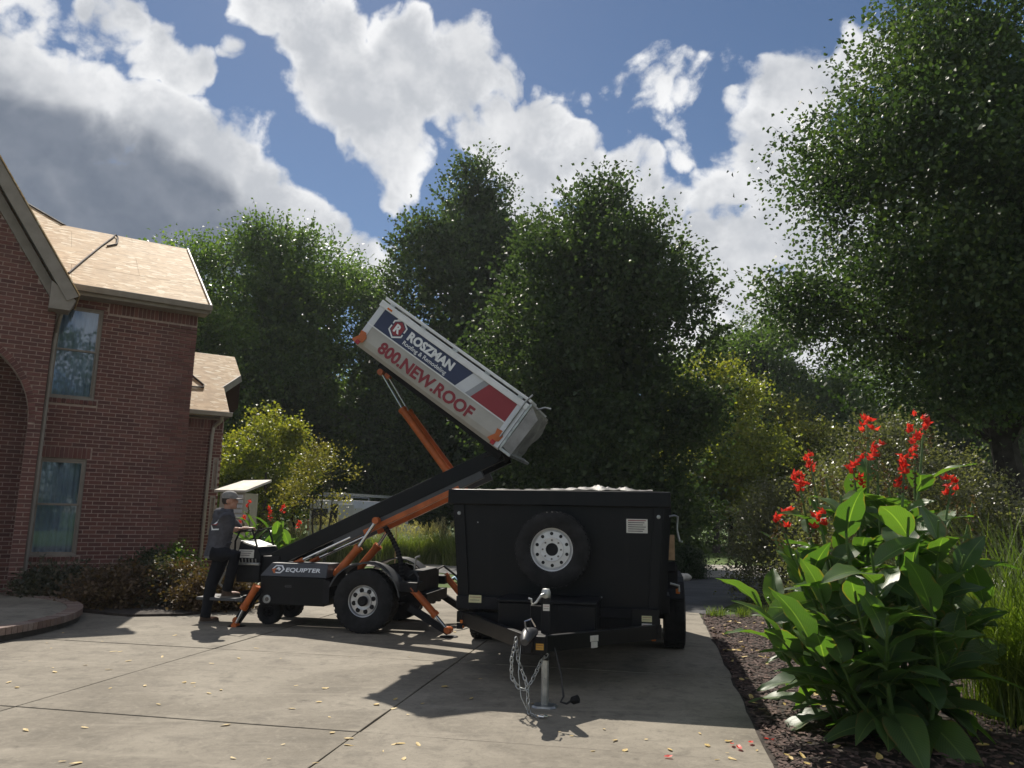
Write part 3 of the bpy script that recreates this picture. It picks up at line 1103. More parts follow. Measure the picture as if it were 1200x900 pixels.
def sash_window(z0, z1, u0, u1, v, drape):
    w = MB()
    fw = 0.045
    w.bx(u0, u0 + fw, v, v + .09, z0, z1).bx(u1 - fw, u1, v, v + .09, z0, z1).bx(u0 + fw, u1 - fw, v, v + .09, z1 - fw, z1)
    w.bx(u0 - .02, u1 + .02, v - .035, v + .09, z0, z0 + .045)
    win = w.build('window', 'trim', house, bevel=0.004)
    zm = (z0 + z1) / 2 + 0.03
    for k, (a, b, dv) in enumerate(((zm, z1 - fw, .035), (z0 + .045, zm + .03, .06))):
        s_ = MB()
        ua, ub = u0 + fw, u1 - fw
        s_.bx(ua, ua + .03, v + dv - .014, v + dv + .012, a, b).bx(ub - .03, ub, v + dv - .014, v + dv + .012, a, b)
        s_.bx(ua + .03, ub - .03, v + dv - .014, v + dv + .012, a, a + .035).bx(ua + .03, ub - .03, v + dv - .014, v + dv + .012, b - .035, b)
        s_.build('sash', 'trim', win)
        MB().add([(ua + .02, v + dv, a + .02), (ub - .02, v + dv, a + .02), (ub - .02, v + dv, b - .02), (ua + .02, v + dv, b - .02)], [(0, 1, 2, 3)]).build('pane', 'window_glass', win)
    c = MB()
    n = 44
    vs2, fs2 = [], []
    for i in range(n + 1):
        u_ = u0 + (u1 - u0) * i / n
        dv = .22 + .018 * math.sin(i * 1.25) + .01 * math.sin(i * .5 + 1)
        vs2 += [(u_, v + dv, z0), (u_, v + dv + .01, z1)]
        if i:
            fs2.append((2 * i - 2, 2 * i, 2 * i + 1, 2 * i - 1))
    c.add(vs2, fs2).build('curtain', 'curtain', win, True)
    return win


sash_window(3.50, 5.27, -2.46, -1.69, 0.035, True)
sash_window(0.65, 2.41, -2.46, -1.69, 0.035, True)

# roofs: sheathing boards on rafters
SL = 0.643


def roof_point(u, v, z0=5.58, v0=-0.35, sl=SL, lift=0.0):
    return Vector((u, v, z0 + (v - v0) * sl + lift))


roof = MB().add([roof_point(-6.2, -.33, lift=-.03), roof_point(.12, -.33, lift=-.03), roof_point(.12, 3.04, lift=-.03), roof_point(-2.45, 3.04, lift=-.03), roof_point(-6.2, 3.04, lift=-.03),
                 (.12, 6.4, 5.55), (-6.2, 6.4, 5.55)], [(0, 1, 2, 3, 4), (4, 3, 2, 5, 6)]).build('roof', 'soffit', house)
tag(roof, 'tan board roof deck stripped of shingles')


def deck_board(u0, u1, v0, v1, par, z0=5.58, vb=-0.35, sl=SL, th=0.014):
    p_ = [roof_point(u0, v0, z0, vb, sl), roof_point(u1, v0, z0, vb, sl), roof_point(u1, v1, z0, vb, sl), roof_point(u0, v1, z0, vb, sl)]
    dz = Vector((0, 0, RB.uniform(0.003, 0.007)))
    top = [q + dz for q in p_]
    bot = [q - Vector((0, 0, th)) for q in p_]
    return MB().add(bot + top, [(3, 2, 1, 0), (4, 5, 6, 7), (0, 1, 5, 4), (1, 2, 6, 5), (2, 3, 7, 6), (3, 0, 4, 7)]).build('roof_board', 'osb', par)


vstep = 1.22 / math.sqrt(1 + SL * SL)
v0 = -0.36
row = 0
while v0 < 3.0:
    v1 = min(v0 + vstep, 3.05)
    u1 = 0.14
    first = True
    while u1 > -6.2:
        L_ = 2.44 if not (first and row % 2) else 1.22
        u0 = max(u1 - L_, -6.2)
        deck_board(u0 + .002, u1 - .002, v0 + .002, v1 - .002, roof)
        u1 = u0
        first = False
    v0 = v1
    row += 1
# higher roof slope rising behind the gable
hp = [roof_point(-2.45, 3.06), roof_point(-3.15, 4.11), roof_point(-6.2, 8.4), roof_point(-6.2, 3.06)]
dz = Vector((0, 0, .012))
MB().add([q - dz for q in hp] + [q + dz * .5 for q in hp], [(3, 2, 1, 0), (4, 5, 6, 7), (0, 1, 5, 4), (1, 2, 6, 5), (2, 3, 7, 6), (3, 0, 4, 7)]).build('roof_board', 'osb', roof)
MB().beam(hp[0] + dz, hp[2] + dz, 0.10, 0.03).build('hip_cap', 'bark_dark', roof)
# rake trim, gutter, fascia
MB().beam(roof_point(.155, -.42, lift=-.05), roof_point(.155, 3.05, lift=-.05), 0.03, 0.16).build('rake_board', 'trim_pale', house)
mb = MB()
mb.prism([(0, 0), (0.12, 0.0), (0.13, .10), (0.115, .10), (0.105, 0.015), (0, .015)], 0, 1)
gut = MB()
prof = [(-.37, 5.46), (-.37, 5.565), (-.385, 5.565), (-.49, 5.57), (-.50, 5.56), (-.47, 5.46)]
n = len(prof)
gut.add([(-2.3, a, b) for a, b in prof] + [(0.17, a, b) for a, b in prof], [tuple(range(n)), tuple(range(2 * n - 1, n - 1, -1))] + [(i, (i + 1) % n, (i + 1) % n + n, i + n) for i in range(n)])
gut.build('gutter', 'trim', house)
MB().bx(-2.3, 0.13, -.368, -.35, 5.40, 5.562).bx(-2.3, 0.13, -.35, 0.0, 5.405, 5.42).build('fascia', 'trim', house)
# gable rake: broad fascia, soffit and roof edge
g0, g1 = Vector((-2.19, -1.05, 5.2)), Vector((AC, -1.05, 5.2 + (AC + 2.19) * -1.556))
g2 = Vector((2 * AC + 2.19, -1.05, 5.2))
for k, (a, b) in enumerate(((g0, g1), (g1, g2))):
    nn = (b - a).normalized().cross(Vector((0, 1, 0)))
    nn = nn if nn.z > 0 else -nn
    q = MB()
    lo_ = nn * -0.2
    q.add([a + lo_, b + lo_, b, a, a + lo_ + Vector((0, .03, 0)), b + lo_ + Vector((0, .03, 0)), b + Vector((0, .03, 0)), a + Vector((0, .03, 0))],
          [(0, 1, 2, 3), (7, 6, 5, 4), (0, 4, 5, 1), (1, 5, 6, 2), (2, 6, 7, 3), (3, 7, 4, 0)])
    q.build('rake_fascia', 'trim', house)
    q = MB()
    q.add([a + nn * .012 + Vector((0, -.03, 0)), b + nn * .012 + Vector((0, -.03, 0)), b + nn * .012 + Vector((0, 4.6, 0)), a + nn * .012 + Vector((0, 4.6 if k else 1.2, 0)),
           a + nn * .03 + Vector((0, -.03, 0)), b + nn * .03 + Vector((0, -.03, 0)), b + nn * .03 + Vector((0, 4.6, 0)), a + nn * .03 + Vector((0, 4.6 if k else 1.2, 0))],
          [(0, 1, 2, 3), (7, 6, 5, 4), (0, 4, 5, 1), (1, 5, 6, 2), (2, 6, 7, 3), (3, 7, 4, 0)])
    q.build('gable_roof_board', 'osb', house)
    s0, s1 = a - nn * .17 + Vector((0, .03, 0)), b - nn * .17 + Vector((0, .03, 0))
    q = MB()
    q.add([s0, s1, s1 + Vector((0, .32, 0)), s0 + Vector((0, .32, 0)), s0 + nn * .02, s1 + nn * .02, s1 + nn * .02 + Vector((0, .32, 0)), s0 + nn * .02 + Vector((0, .32, 0))],
          [(0, 1, 2, 3), (7, 6, 5, 4), (0, 4, 5, 1), (1, 5, 6, 2), (2, 6, 7, 3), (3, 7, 4, 0)])
    q.build('rake_soffit', 'soffit', house)
    s0, s1 = a - nn * .2 + Vector((0, .325, 0)), b - nn * .2 + Vector((0, .325, 0))
    q = MB()
    q.add([s0 - nn * .16, s1 - nn * .16, s1, s0], [(0, 1, 2, 3)])
    q.add([s0 - nn * .16 + Vector((0, .018, 0)), s1 - nn * .16 + Vector((0, .018, 0)), s1 + Vector((0, .018, 0)), s0 + Vector((0, .018, 0))], [(3, 2, 1, 0)])
    q.build('rake_frieze', 'trim', house)
# boxed eave return and downspout at the inner corner
MB().prism([(-2.62, 4.93), (-2.30, 4.93), (-2.22, 5.12), (-2.62, 5.42)], -1.02, -0.62).build('eave_return', 'trim', house)
MB().tube([(-2.40, -.55, 4.98), (-2.42, -.42, 4.85), (-2.435, -.10, 4.7), (-2.445, -.06, 4.5), (-2.455, -.06, .1)], .035, 8).build('downspout', 'trim_pale', house, True)
# roof line left lying on the deck
mb = MB()
mb.tube([roof_point(-2.35, .10, lift=.03), roof_point(-2.1, .9, lift=.035), roof_point(-1.75, 2.0, lift=.03), roof_point(-1.5, 2.7, lift=.035), roof_point(-1.42, 2.95, lift=.05), roof_point(-1.38, 2.8, lift=.04),
         roof_point(-1.42, 2.35, lift=.03), roof_point(-1.62, 2.1, lift=.03)], .02, 6)
rp = mb.build('safety_rope', 'rope', None, True)
rp.matrix_world = Matrix.Translation((-6.42, 15.2, 0)) @ Matrix.Rotation(HF.yaw, 4, 'Z')
tag(rp, 'dark safety rope lying slantwise across the high tan roof', 'rope')

# rear wing
WS = 0.7
wing = MB().bx(-0.1, 1.34, 3.0, 3.2, 0, 3.72).bx(1.14, 1.34, 3.2, 7.5, 0, 3.72).build('wing_wall', 'mortar', house)
wrect = [(1.17, 1.29, 1.0, 1.85), (1.17, 1.29, 2.05, 2.75), (-.2, 1.4, 3.46, 3.8)]
lay(wing, 3.0, courses(-0.1, 1.34, 0, 3.7, rect_holes(wrect)), False)
u = -0.05
while u < 1.3:
    put('upright_brick', soldier_me, wing, (u + .031, 3.0, 3.56))
    u += .0725
for (a, b, z0, z1) in wrect[:2]:
    w = MB().bx(a, a + .025, 2.985, 3.03, z0, z1).bx(b - .025, b, 2.985, 3.03, z0, z1).bx(a + .025, b - .025, 2.985, 3.03, z1 - .03, z1).bx(a - .02, b + .02, 2.975, 3.03, z0 - .03, z0).build('window', 'trim_pale', house)
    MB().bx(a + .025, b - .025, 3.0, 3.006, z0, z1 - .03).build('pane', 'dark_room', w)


def wing_pt(u, v, lift=0.0):
    return Vector((u, v, 3.84 + (v - 2.7) * WS + lift))


wp = [(-0.15, 2.66), (1.38, 2.66), (1.44, 3.83), (1.98, 4.46), (2.0, 5.40), (-0.15, 5.38)]
n = len(wp)
mb = MB()
mb.add([wing_pt(a, b, -.03) for a, b in wp] + [wing_pt(a, b) for a, b in wp], [tuple(range(n - 1, -1, -1)), tuple(range(n, 2 * n))] + [(i, (i + 1) % n, (i + 1) % n + n, i + n) for i in range(n)])
wr = mb.build('wing_roof', 'osb', house)
back = [(-0.15, 5.38, 5.716), (2.0, 5.40, 5.73), (2.0, 8.0, 3.84), (-0.15, 8.0, 3.84)]
MB().add(back, [(0, 1, 2, 3)]).build('wing_roof_back', 'osb', house)
MB().beam(wing_pt(1.44, 3.83, -.09), wing_pt(2.0, 4.48, -.09), 0.03, 0.17).build('wing_fascia', 'trim_pale', house)
MB().add([wing_pt(1.98, 4.46, -.04), wing_pt(2.0, 5.4, -.04), (2.0, 8, 3.84), (1.98, 8, 3.6), (1.98, 4.46, 4.2)], [(0, 1, 2, 3, 4)]).build('wing_gable_end', 'brick', house)
gut = MB()
prof = [(2.64, 3.73), (2.64, 3.825), (2.53, 3.83), (2.52, 3.82), (2.55, 3.73)]
n = len(prof)
gut.add([(-.12, a, b) for a, b in prof] + [(1.42, a, b) for a, b in prof], [tuple(range(n)), tuple(range(2 * n - 1, n - 1, -1))] + [(i, (i + 1) % n, (i + 1) % n + n, i + n) for i in range(n)])
gut.build('wing_gutter', 'trim_pale', house)
MB().bx(-.1, 1.36, 2.642, 3.0, 3.70, 3.72).build('wing_soffit', 'soffit', house)
MB().tube([(1.2, 2.6, 3.74), (1.2, 2.72, 3.62), (1.1, 2.93, 3.5), (1.08, 2.94, 3.3), (1.05, 2.94, .1)], .045, 8).build('downspout', 'trim_pale', house, True)
mb = MB()
mb.tube([wing_pt(.5, 4.6, .03), wing_pt(.75, 4.1, .03), wing_pt(.95, 3.75, .03), wing_pt(.93, 3.65, .03), wing_pt(.7, 3.62, .03), wing_pt(.3, 3.6, .03)], .022, 6)
rp = mb.build('safety_rope', 'rope', None, True)
rp.matrix_world = Matrix.Translation((-6.42, 15.2, 0)) @ Matrix.Rotation(HF.yaw, 4, 'Z')
tag(rp, 'dark safety rope looped on the low rear roof', 'rope')

# curved entrance step
SCX, SCY, SR, SZ = -8.45, 9.81, 2.85, 0.16
step = thing('entrance_step', 'low curved concrete entrance step edged with bricks, at left', 'step', (SCX, SCY, 0))
pts = [((SR - .2) * math.cos(a), (SR - .2) * math.sin(a)) for a in np.linspace(-1.9, 1.75, 50)] + [(-3.2, 2.6), (-3.2, -2.6)]
MB().slab(pts, 0, SZ - .012).build('landing', 'concrete', step)
na = 96
for i in range(na):
    a0, a1 = -1.35 + i * 2.7 / na + .0022, -1.35 + (i + 1) * 2.7 / na - .0022
    q = []
    for (r_, a) in ((SR - .195, a0), (SR, a0), (SR, a1), (SR - .195, a1)):
        q.append((r_ * math.cos(a), r_ * math.sin(a)))
    MB().slab(q, SZ - .085, SZ + RB.uniform(-.003, .003)).build('brick', 'paver_brick', step)
pts = [((SR - .03) * math.cos(a), (SR - .03) * math.sin(a)) for a in np.linspace(-1.4, 1.4, 50)]
pts += [((SR - .19) * math.cos(a), (SR - .19) * math.sin(a)) for a in np.linspace(1.4, -1.4, 50)]
MB().slab(pts, 0, SZ - .09).build('shadow_footing', 'joint', step)  # recessed base; the shadow under the brick edge is put in its dark colour

# ------------------------------------------------------------------ wheels


def wheel(parent, c, axis, r, w, rim_r, rim_mat, holes=8, hole_r=0.03, hole_at=0.6, hub='black_dull', lugs=36, bore=0.07, dish=0.03, nuts=0):
    """A wheel whose outer face looks along axis; c is the middle of the tyre."""
    c, a = Vector(c), Vector(axis).normalized()
    whl = MB()
    prof = [(rim_r * .98, w * .46), (rim_r * 1.06, w * .5), (r * .80, w * .54), (r * .90, w * .52), (r * .965, w * .46), (r * .985, w * .38), (r * .985, w * .2), (r * .97, w * .19), (r * .97, w * .15), (r * .985, w * .14),
            (r * .985, w * .05), (r * .97, w * .04), (r * .97, -w * .04), (r * .985, -w * .05), (r * .985, -w * .38), (r * .965, -w * .46), (r * .88, -w * .53), (rim_r * 1.06, -w * .5), (rim_r * .98, -w * .46)]
    whl.lathe(prof, c, a, 48)
    x = a.orthogonal().normalized()
    y = a.cross(x)
    for k in range(lugs):
        t_ = 2 * math.pi * k / lugs
        rad = x * math.cos(t_) + y * math.sin(t_)
        tan = -x * math.sin(t_) + y * math.cos(t_)
        for sgn in (1, -1):
            t2 = t_ + (0 if sgn > 0 else math.pi / lugs)
            rad = x * math.cos(t2) + y * math.sin(t2)
            p0 = c + rad * (r * .975) + a * (sgn * w * .08)
            p1 = c + rad * (r * .972) + a * (sgn * w * .47)
            whl.beam(p0, p1, 2 * math.pi * r / lugs * .62, r * .05, rad)
    ty = whl.build('wheel', 'tyre_rubber', parent, True)
    rm = MB()
    f_ = w * .44
    rm.lathe([(rim_r * 1.03, f_ + .012), (rim_r * 1.03, f_ - .005), (rim_r * .95, f_ - .010), (rim_r * .90, f_ - .050), (rim_r * .86, f_ - .052), (rim_r * .83, f_ - .024), (rim_r * .55, f_ - .021), (rim_r * .53, f_ - .008), (rim_r * .42, f_ - .012), (bore, f_ - .012), (bore, f_ - .06)], c, a, 40)
    rim = rm.build('rim', rim_mat, ty, True)
    hb = MB()
    if hub == 'bore':
        hb.lathe([(bore * 1.0, f_ - .03), (0.002, f_ - .03)], c, a, 20)
    else:
        hb.lathe([(bore * 1.05, f_ - .03), (bore * 1.05, f_ + .035), (bore * .8, f_ + .05), (0.002, f_ + .05)], c, a, 16)
    for k in range(holes):
        t_ = 2 * math.pi * (k + .3) / holes
        rad = x * math.cos(t_) + y * math.sin(t_)
        q = c + rad * (rim_r * hole_at)
        hb.lathe([(hole_r, f_ - .045), (hole_r, f_ - .0195), (0.001, f_ - .0195)], q, a, 12)  # black discs stand for the dark of rim holes, no real openings
    tag(hb.build('hub', 'black_dull', ty, True), kind='stuff')
    if nuts:
        nb = MB()
        for k in range(nuts):
            t_ = 2 * math.pi * k / nuts
            q = c + (x * math.cos(t_) + y * math.sin(t_)) * (bore * 1.45)
            nb.lathe([(.009, f_ - .02), (.009, f_ + .002), (.001, f_ + .002)], q, a, 6)
        tag(nb.build('lug_nut', 'sticker_ink', ty), kind='stuff')
    return ty


def cylinder_ram(parent, p0, p1, p2, r0=0.045, r1=0.02, m='orange_paint'):
    """Hydraulic ram: painted barrel p0-p1, chrome rod p1-p2."""
    p0, p1, p2 = Vector(p0), Vector(p1), Vector(p2)
    d = (p1 - p0).normalized()
    b = MB().tube([p0, p1 - d * .03], r0, 14).tube([p1 - d * .05, p1], r0 * 1.2, 14).tube([p0 - d * .03, p0 + d * .03], r0 * 1.15, 14)
    o = b.build('hydraulic_ram', m, parent, True)
    MB().tube([p1 - d * .05, p2], r1, 10).build('ram_rod', 'chrome', o, True)
    MB().tube([p2 - Vector((0, .05, 0)), p2 + Vector((0, .05, 0))], r0 * .85, 12).build('ram_eye', m, o, True)
    return o


# ------------------------------------------------------------------ debris lift (self-propelled raised container)
wpt = ground(425, 743)
MF = Frame((wpt.x, wpt.y), -10.5)
lift = thing('debris_lift', 'black and orange self-propelled debris lift with its white container raised and tipped', 'debris lift', (wpt.x, wpt.y, 0), MF.yaw)
S = MF.side


def sv(px, py, v=0.0):
    return S(px, py, v)


MW = 1.62      # overall width across the wheels
TC = sv(425, 704)
wheel(lift, (TC.x, 0.13, 0.405), (0, -1, 0), 0.405, 0.27, 0.205, 'silver_rim', 8, 0.031, .66, bore=.06, lugs=30)
wheel(lift, (TC.x, MW - .13, 0.405), (0, 1, 0), 0.405, 0.27, 0.205, 'silver_rim', 8, 0.031, .66, bore=.06, lugs=30)
# small front wheels
fw = sv(313, 712, .35)
wheel(lift, (fw.x, .45, .17), (0, -1, 0), .17, .12, .08, 'black_dull', 0, .01, .5, bore=.03, lugs=20)
wheel(lift, (fw.x - .05, 1.2, .17), (0, -1, 0), .17, .12, .08, 'black_dull', 0, .01, .5, bore=.03, lugs=20)
# chassis
a, b = sv(303, 712, .12), sv(381, 676, .12)
x0, x1 = a.x, sv(381, 690, .12).x
zb, zm, zt = .30, sv(340, 676, .12).z, sv(340, 660, .2).z
body = MB().bx(x0, x1, .12, .62, zb, zm).build('engine_box', 'black_paint', lift, bevel=.012)
cov = MB()
cov.add([(x0 - .01, .11, zm + .003), (x1 + .01, .11, zm + .003), (x1 + .01, .63, zm + .003), (x0 - .01, .63, zm + .003), (x0 + .10, .22, zt), (x1 - .02, .22, zt), (x1 - .02, .6, zt), (x0 + .10, .6, zt)],
        [(3, 2, 1, 0), (4, 5, 6, 7), (0, 1, 5, 4), (1, 2, 6, 5), (2, 3, 7, 6), (3, 0, 4, 7)])
cover = cov.build('cover', 'graphite_paint', body, bevel=.008)
MB().bx(x0, x1, 1.0, MW - .12, zb, zm).build('tank_box', 'black_paint', lift, bevel=.012)
MB().bx(x0 - .05, .75, .62, .72, .34, .48).bx(x0 - .05, .75, .92, 1.0, .34, .48).bx(x0, x0 + .1, .5, 1.1, .35, .47).bx(.55, .75, .30, 1.3, .36, .50).build('chassis_frame', 'black_dull', lift, bevel=.006)
MB().tube([(TC.x, .2, .405), (TC.x, MW - .2, .405)], .06, 12).build('axle', 'black_dull', lift, True)
MB().bx(x1, x1 + .35, .35, 1.25, .62, .70).bx(x0 + .12, x1 + .1, .64, .98, .70, .80).build('deck_plate', 'black_dull', lift, bevel=.006)
# lettering on the cover, badge diamond and the round gauge
sl_rot = math.atan2(.11, zt - zm)
covn = Vector((0, zt - zm, .11)).normalized()


def on_cover(u, f_):
    return Vector((u, .11 + .11 * f_ - .0025, zm + (zt - zm) * f_ + .002))


rx = math.pi / 2 - math.atan2(.11, zt - zm)
text('lettering', 'EQUIPTER', .082, 'white_print', cover, on_cover(x0 + .33, .36), (rx, 0, 0), .002, sx=1.35)
e0 = on_cover(x0 + .22, .52)
ru, rv = Vector((1, 0, 0)), Vector((0, .11, zt - zm)).normalized()


def flat(name, pts, o, m, parent, nrm, th=.002):
    vs2 = [o + ru * p[0] + rv * p[1] for p in pts]
    vs3 = [q + nrm * th for q in vs2]
    k = len(pts)
    return MB().add(vs2 + vs3, [tuple(range(k - 1, -1, -1)), tuple(range(k, 2 * k))] + [(i, (i + 1) % k, (i + 1) % k + k, i + k) for i in range(k)]).build(name, m, parent)


cn = Vector((0, -(zt - zm), .11)).normalized()
flat('badge', [(-.09, 0), (-.045, -.06), (.05, -.06), (.095, 0), (.05, .06), (-.045, .06)], e0, 'white_print', cover, cn, .002)
flat('badge_field', [(-.066, 0), (-.035, -.043), (.038, -.043), (.07, 0), (.038, .043), (-.035, .043)], e0 + cn * .002, 'graphite_paint', cover, cn, .002)
flat('badge_mark', [(-.09, 0), (-.045, -.06), (-.015, -.06), (-.04, -.02), (-.015, .012)], e0 + cn * .004, 'orange_paint', cover, cn, .002)
flat('badge_mark', [(-.03, -.005), (0, .036), (.045, .0), (.02, -.03), (.008, -.005)], e0 + cn * .004, 'white_print', cover, cn, .002)
gp = sv(313, 702, .12)
MB().lathe([(.055, 0), (.055, .02), (.045, .024), (.04, .016), (.001, .016)], (gp.x, .12, gp.z), (0, -1, 0), 20).build('gauge', 'galvanised', body, True)
MB().lathe([(.028, .018), (.001, .018)], (gp.x + .005, .12, gp.z), (0, -1, 0), 14).build('gauge_face', 'sticker_ink', body)
MB().bx(-.62, -.53, .10, .12, zb + .04, zm - .03).build('latch_plate', 'black_dull', body)
text('lettering', '4000', .05, 'graphite_paint', body, (x0 + .35, .1185, zm - .14), (math.pi / 2, 0, 0), .001)
# fenders: bent plates over the tyres
for (y0, y1) in ((-.01, .30), (MW - .30, MW + .01)):
    q = MB()
    outer, inner = [], []
    for i in range(15):
        t_ = math.radians(160 - i * 152 / 14)
        outer.append((TC.x + .50 * math.cos(t_), .405 + .49 * math.sin(t_)))
        inner.append((TC.x + .482 * math.cos(t_), .405 + .472 * math.sin(t_)))
    q.prism(outer + inner[::-1], y0, y1)
    q.build('fender', 'graphite_paint', lift, True)
tl = sv(480, 695, 0)
MB().bx(tl.x - .14, tl.x + .10, .0, .28, .54, .66).build('tail_box', 'black_dull', lift, bevel=.01)
MB().bx(tl.x - .14, tl.x + .10, MW - .28, MW, .54, .66).build('tail_box', 'black_dull', lift, bevel=.01)
MB().bx(.46, .62, .3, 1.3, .50, .78).build('rear_block', 'black_dull', lift, bevel=.01)
# boom: nested box sections
for (vv, nm) in ((.52, 'boom'), (1.06, 'boom')):
    p0, p1 = sv(322, 656, .52), sv(588, 531, .52)
    p0, p1 = Vector((p0.x, vv, p0.z)), Vector((p1.x, vv, p1.z))
    bo = MB().beam(p0, p1, .09, .20).build(nm, 'black_paint', lift, bevel=.008)
    d = (p1 - p0).normalized()
    up = Vector((-d.z, 0, d.x))
    MB().beam(p0 + d * .9 - up * .15, p1 - d * .35 - up * .15, .075, .11).build('inner_boom', 'graphite_paint', bo, bevel=.006)
    MB().beam(p0 + d * 1.35 - up * .19, p1 - d * .72 - up * .19, .085, .07).build('orange_rail', 'orange_paint', bo, bevel=.006)
    MB().tube([p0 + d * .35 - up * .17 + Vector((0, -.02, 0)), p0 + d * 1.15 - up * .17 + Vector((0, -.02, 0))], .022, 10).build('slide_rod', 'chrome', bo, True)
    MB().tube([p0 + d * .25 - up * .17 + Vector((0, -.02, 0)), p0 + d * .40 - up * .17 + Vector((0, -.02, 0))], .035, 10).build('rod_clevis', 'orange_paint', bo, True)
    MB().tube([p1 - d * .25 + up * .05 + Vector((0, -.05, 0)), p1 - d * .05 + up * .04 + Vector((0, -.05, 0)), p1 + d * .1 + Vector((0, -.03, 0))], .016, 6).build('hose', 'hose_rubber', bo, True)
mid0, mid1 = sv(330, 652, .52), sv(588, 531, .52)
for f_ in (.12, .5, .93):
    q = mid0.lerp(mid1, f_)
    MB().tube([(q.x, .55, q.z), (q.x, 1.03, q.z)], .05, 10).build('boom_cross_tube', 'black_dull', lift, True)
pb = sv(318, 660, .52)
MB().bx(pb.x - .1, pb.x + .15, .45, 1.12, .68, pb.z + .10).build('boom_pivot', 'black_dull', lift, bevel=.01)
# lift rams, dump rams
for vv in (.40, 1.16):
    p0, p1, p2 = sv(395, 672, .40), sv(421, 641, .40), sv(441, 610, .40)
    cylinder_ram(lift, (p0.x, vv, p0.z), (p1.x, vv, p1.z), (p2.x, vv, p2.z), .055, .026)
for k, vv in enumerate((.60, .90)):
    p0, p1, p2 = sv(524, 552, .6), sv(471, 479, .6), sv(450, 446, .6)
    sh = Vector((.0, 0, 0))
    r_ = cylinder_ram(lift, (p0.x, vv, p0.z), (p1.x, vv, p1.z), (p2.x - .05, vv, p2.z + .12), .052, .016)
# corrugated hose loop
hp_ = [sv(x, y, .9) for x, y in ((443, 612), (451, 617), (459, 630), (466, 645), (470, 660), (471, 678))]
MB().tube([(q.x, .9, q.z) for q in hp_], [.03, .034, .03, .034, .03, .03], 10).build('hose', 'hose_rubber', lift, True)
mb = MB()
for i in range(22):
    f_ = i / 21 * (len(hp_) - 1)
    j = min(int(f_), len(hp_) - 2)
    q = hp_[j].lerp(hp_[j + 1], f_ - j)
    q2 = hp_[j].lerp(hp_[j + 1], min(1, f_ - j + .12))
    mb.tube([(q.x, .9, q.z), (q2.x + .001, .9, q2.z + .001)], .04, 8)
mb.build('hose_ribs', 'black_dull', lift, True)
# outriggers


def outrigger(px_leg0, px_foot, rc, vv, flipv):
    l0, ft = sv(*px_leg0, vv), sv(*px_foot, vv)
    g = MB().beam((l0.x, vv, l0.z), (ft.x, vv + flipv, .06), .07, .09).build('outrigger_leg', 'black_dull', lift, bevel=.006)
    MB().lathe([(.001, .012), (.10, .012), (.12, 0.002), (.12, 0), (.001, 0)], (ft.x, vv + flipv, .002), (0, 0, 1), 16).build('foot_pad', 'black_dull', g)
    MB().tube([(ft.x, vv + flipv - .05, .08), (ft.x, vv + flipv + .05, .08)], .045, 10).build('pad_pivot', 'orange_paint', g, True)
    q = [sv(*p_, vv) for p_ in rc]
    cylinder_ram(lift, (q[0].x, vv - .07, q[0].z), (q[1].x, vv - .07 + flipv * .7, q[1].z), (q[2].x, vv - .07 + flipv, q[2].z), .045, .02)


outrigger((480, 712), (526, 745), ((486, 690), (513, 721), (526, 737)), .12, 0)
outrigger((305, 690), (277, 738), ((303, 688), (288, 713), (279, 732)), .12, 0)
q0 = [(.63, .36), (1.22, .06)]
g = MB().beam((.63, MW - .1, .36), (1.15, MW - .1, .06), .07, .09).build('outrigger_leg', 'black_dull', lift, bevel=.006)
MB().lathe([(.001, .012), (.10, .012), (.12, 0.002), (.12, 0), (.001, 0)], (1.15, MW - .1, .002), (0, 0, 1), 16).build('foot_pad', 'black_dull', g)
cylinder_ram(lift, (.68, MW - .15, .64), (1.0, MW - .15, .30), (1.12, MW - .15, .13), .045, .02)
MB().tube([(.50, .25, .7), (.60, .2, .78), (.68, .1, .72), (.70, .05, .62)], .014, 6).build('hose', 'hose_rubber', lift, True)
MB().tube([(.52, 1.1, .7), (.70, 1.25, .80), (.85, 1.4, .66), (.95, 1.45, .5)], .016, 6).build('hose', 'hose_rubber', lift, True)
MB().tube([(.56, .3, .8), (.58, .28, .96)], .014, 6).tube([(.58, .28, .96), (.64, .26, .98)], .014, 6).build('lever', 'galvanised', lift, True)
# operator platform, console, handlebar, control valves
pl0, pl1 = sv(242, 697, .5), sv(286, 700, .5)
MB().bx(pl0.x, pl1.x + .12, .25, .72, pl1.z - .03, pl1.z + .01).build('platform', 'graphite_paint', lift, bevel=.006)
MB().beam((pl0.x + .1, .6, pl1.z - .05), (x0, .6, .5), .06, .06).beam((pl1.x, .35, pl1.z - .03), (x0 + .05, .35, .5), .05, .05).build('platform_arm', 'black_dull', lift)
c0, c1 = sv(284, 652, .5), sv(308, 630, .5)
con = MB()
con.prism([(c0.x, .55), (c1.x + .05, .55), (c1.x + .05, .92), (c1.x, 1.02), (c0.x + .02, 1.10), (c0.x - .02, .9)], .38, .95).build('console', 'black_dull', lift, bevel=.01)
MB().add([(c0.x + .01, .40, 1.112), (c1.x, .40, 1.032), (c1.x, .93, 1.032), (c0.x + .01, .93, 1.112)], [(0, 1, 2, 3)]).build('console_top', 'galvanised', lift)
mb = MB()
for vv in (.42, .9):
    mb.tube([(c0.x - .06, vv, .65), (c0.x - .08, vv, 1.1), (c0.x - .02, vv, 1.24)], .014, 8)
    mb.tube([(c1.x + .02, vv, .9), (c0.x + .16, vv, 1.28), (c0.x - .02, vv, 1.24)], .014, 8)
mb.tube([(c0.x - .02, .42, 1.24), (c0.x - .02, .9, 1.24)], .014, 8)
mb.build('handlebar', 'black_dull', lift, True)
st_ = MB().bx(c0.x + .02, c1.x - .05, .372, .379, .88, .99).build('warning_sticker', 'sticker_white', lift)
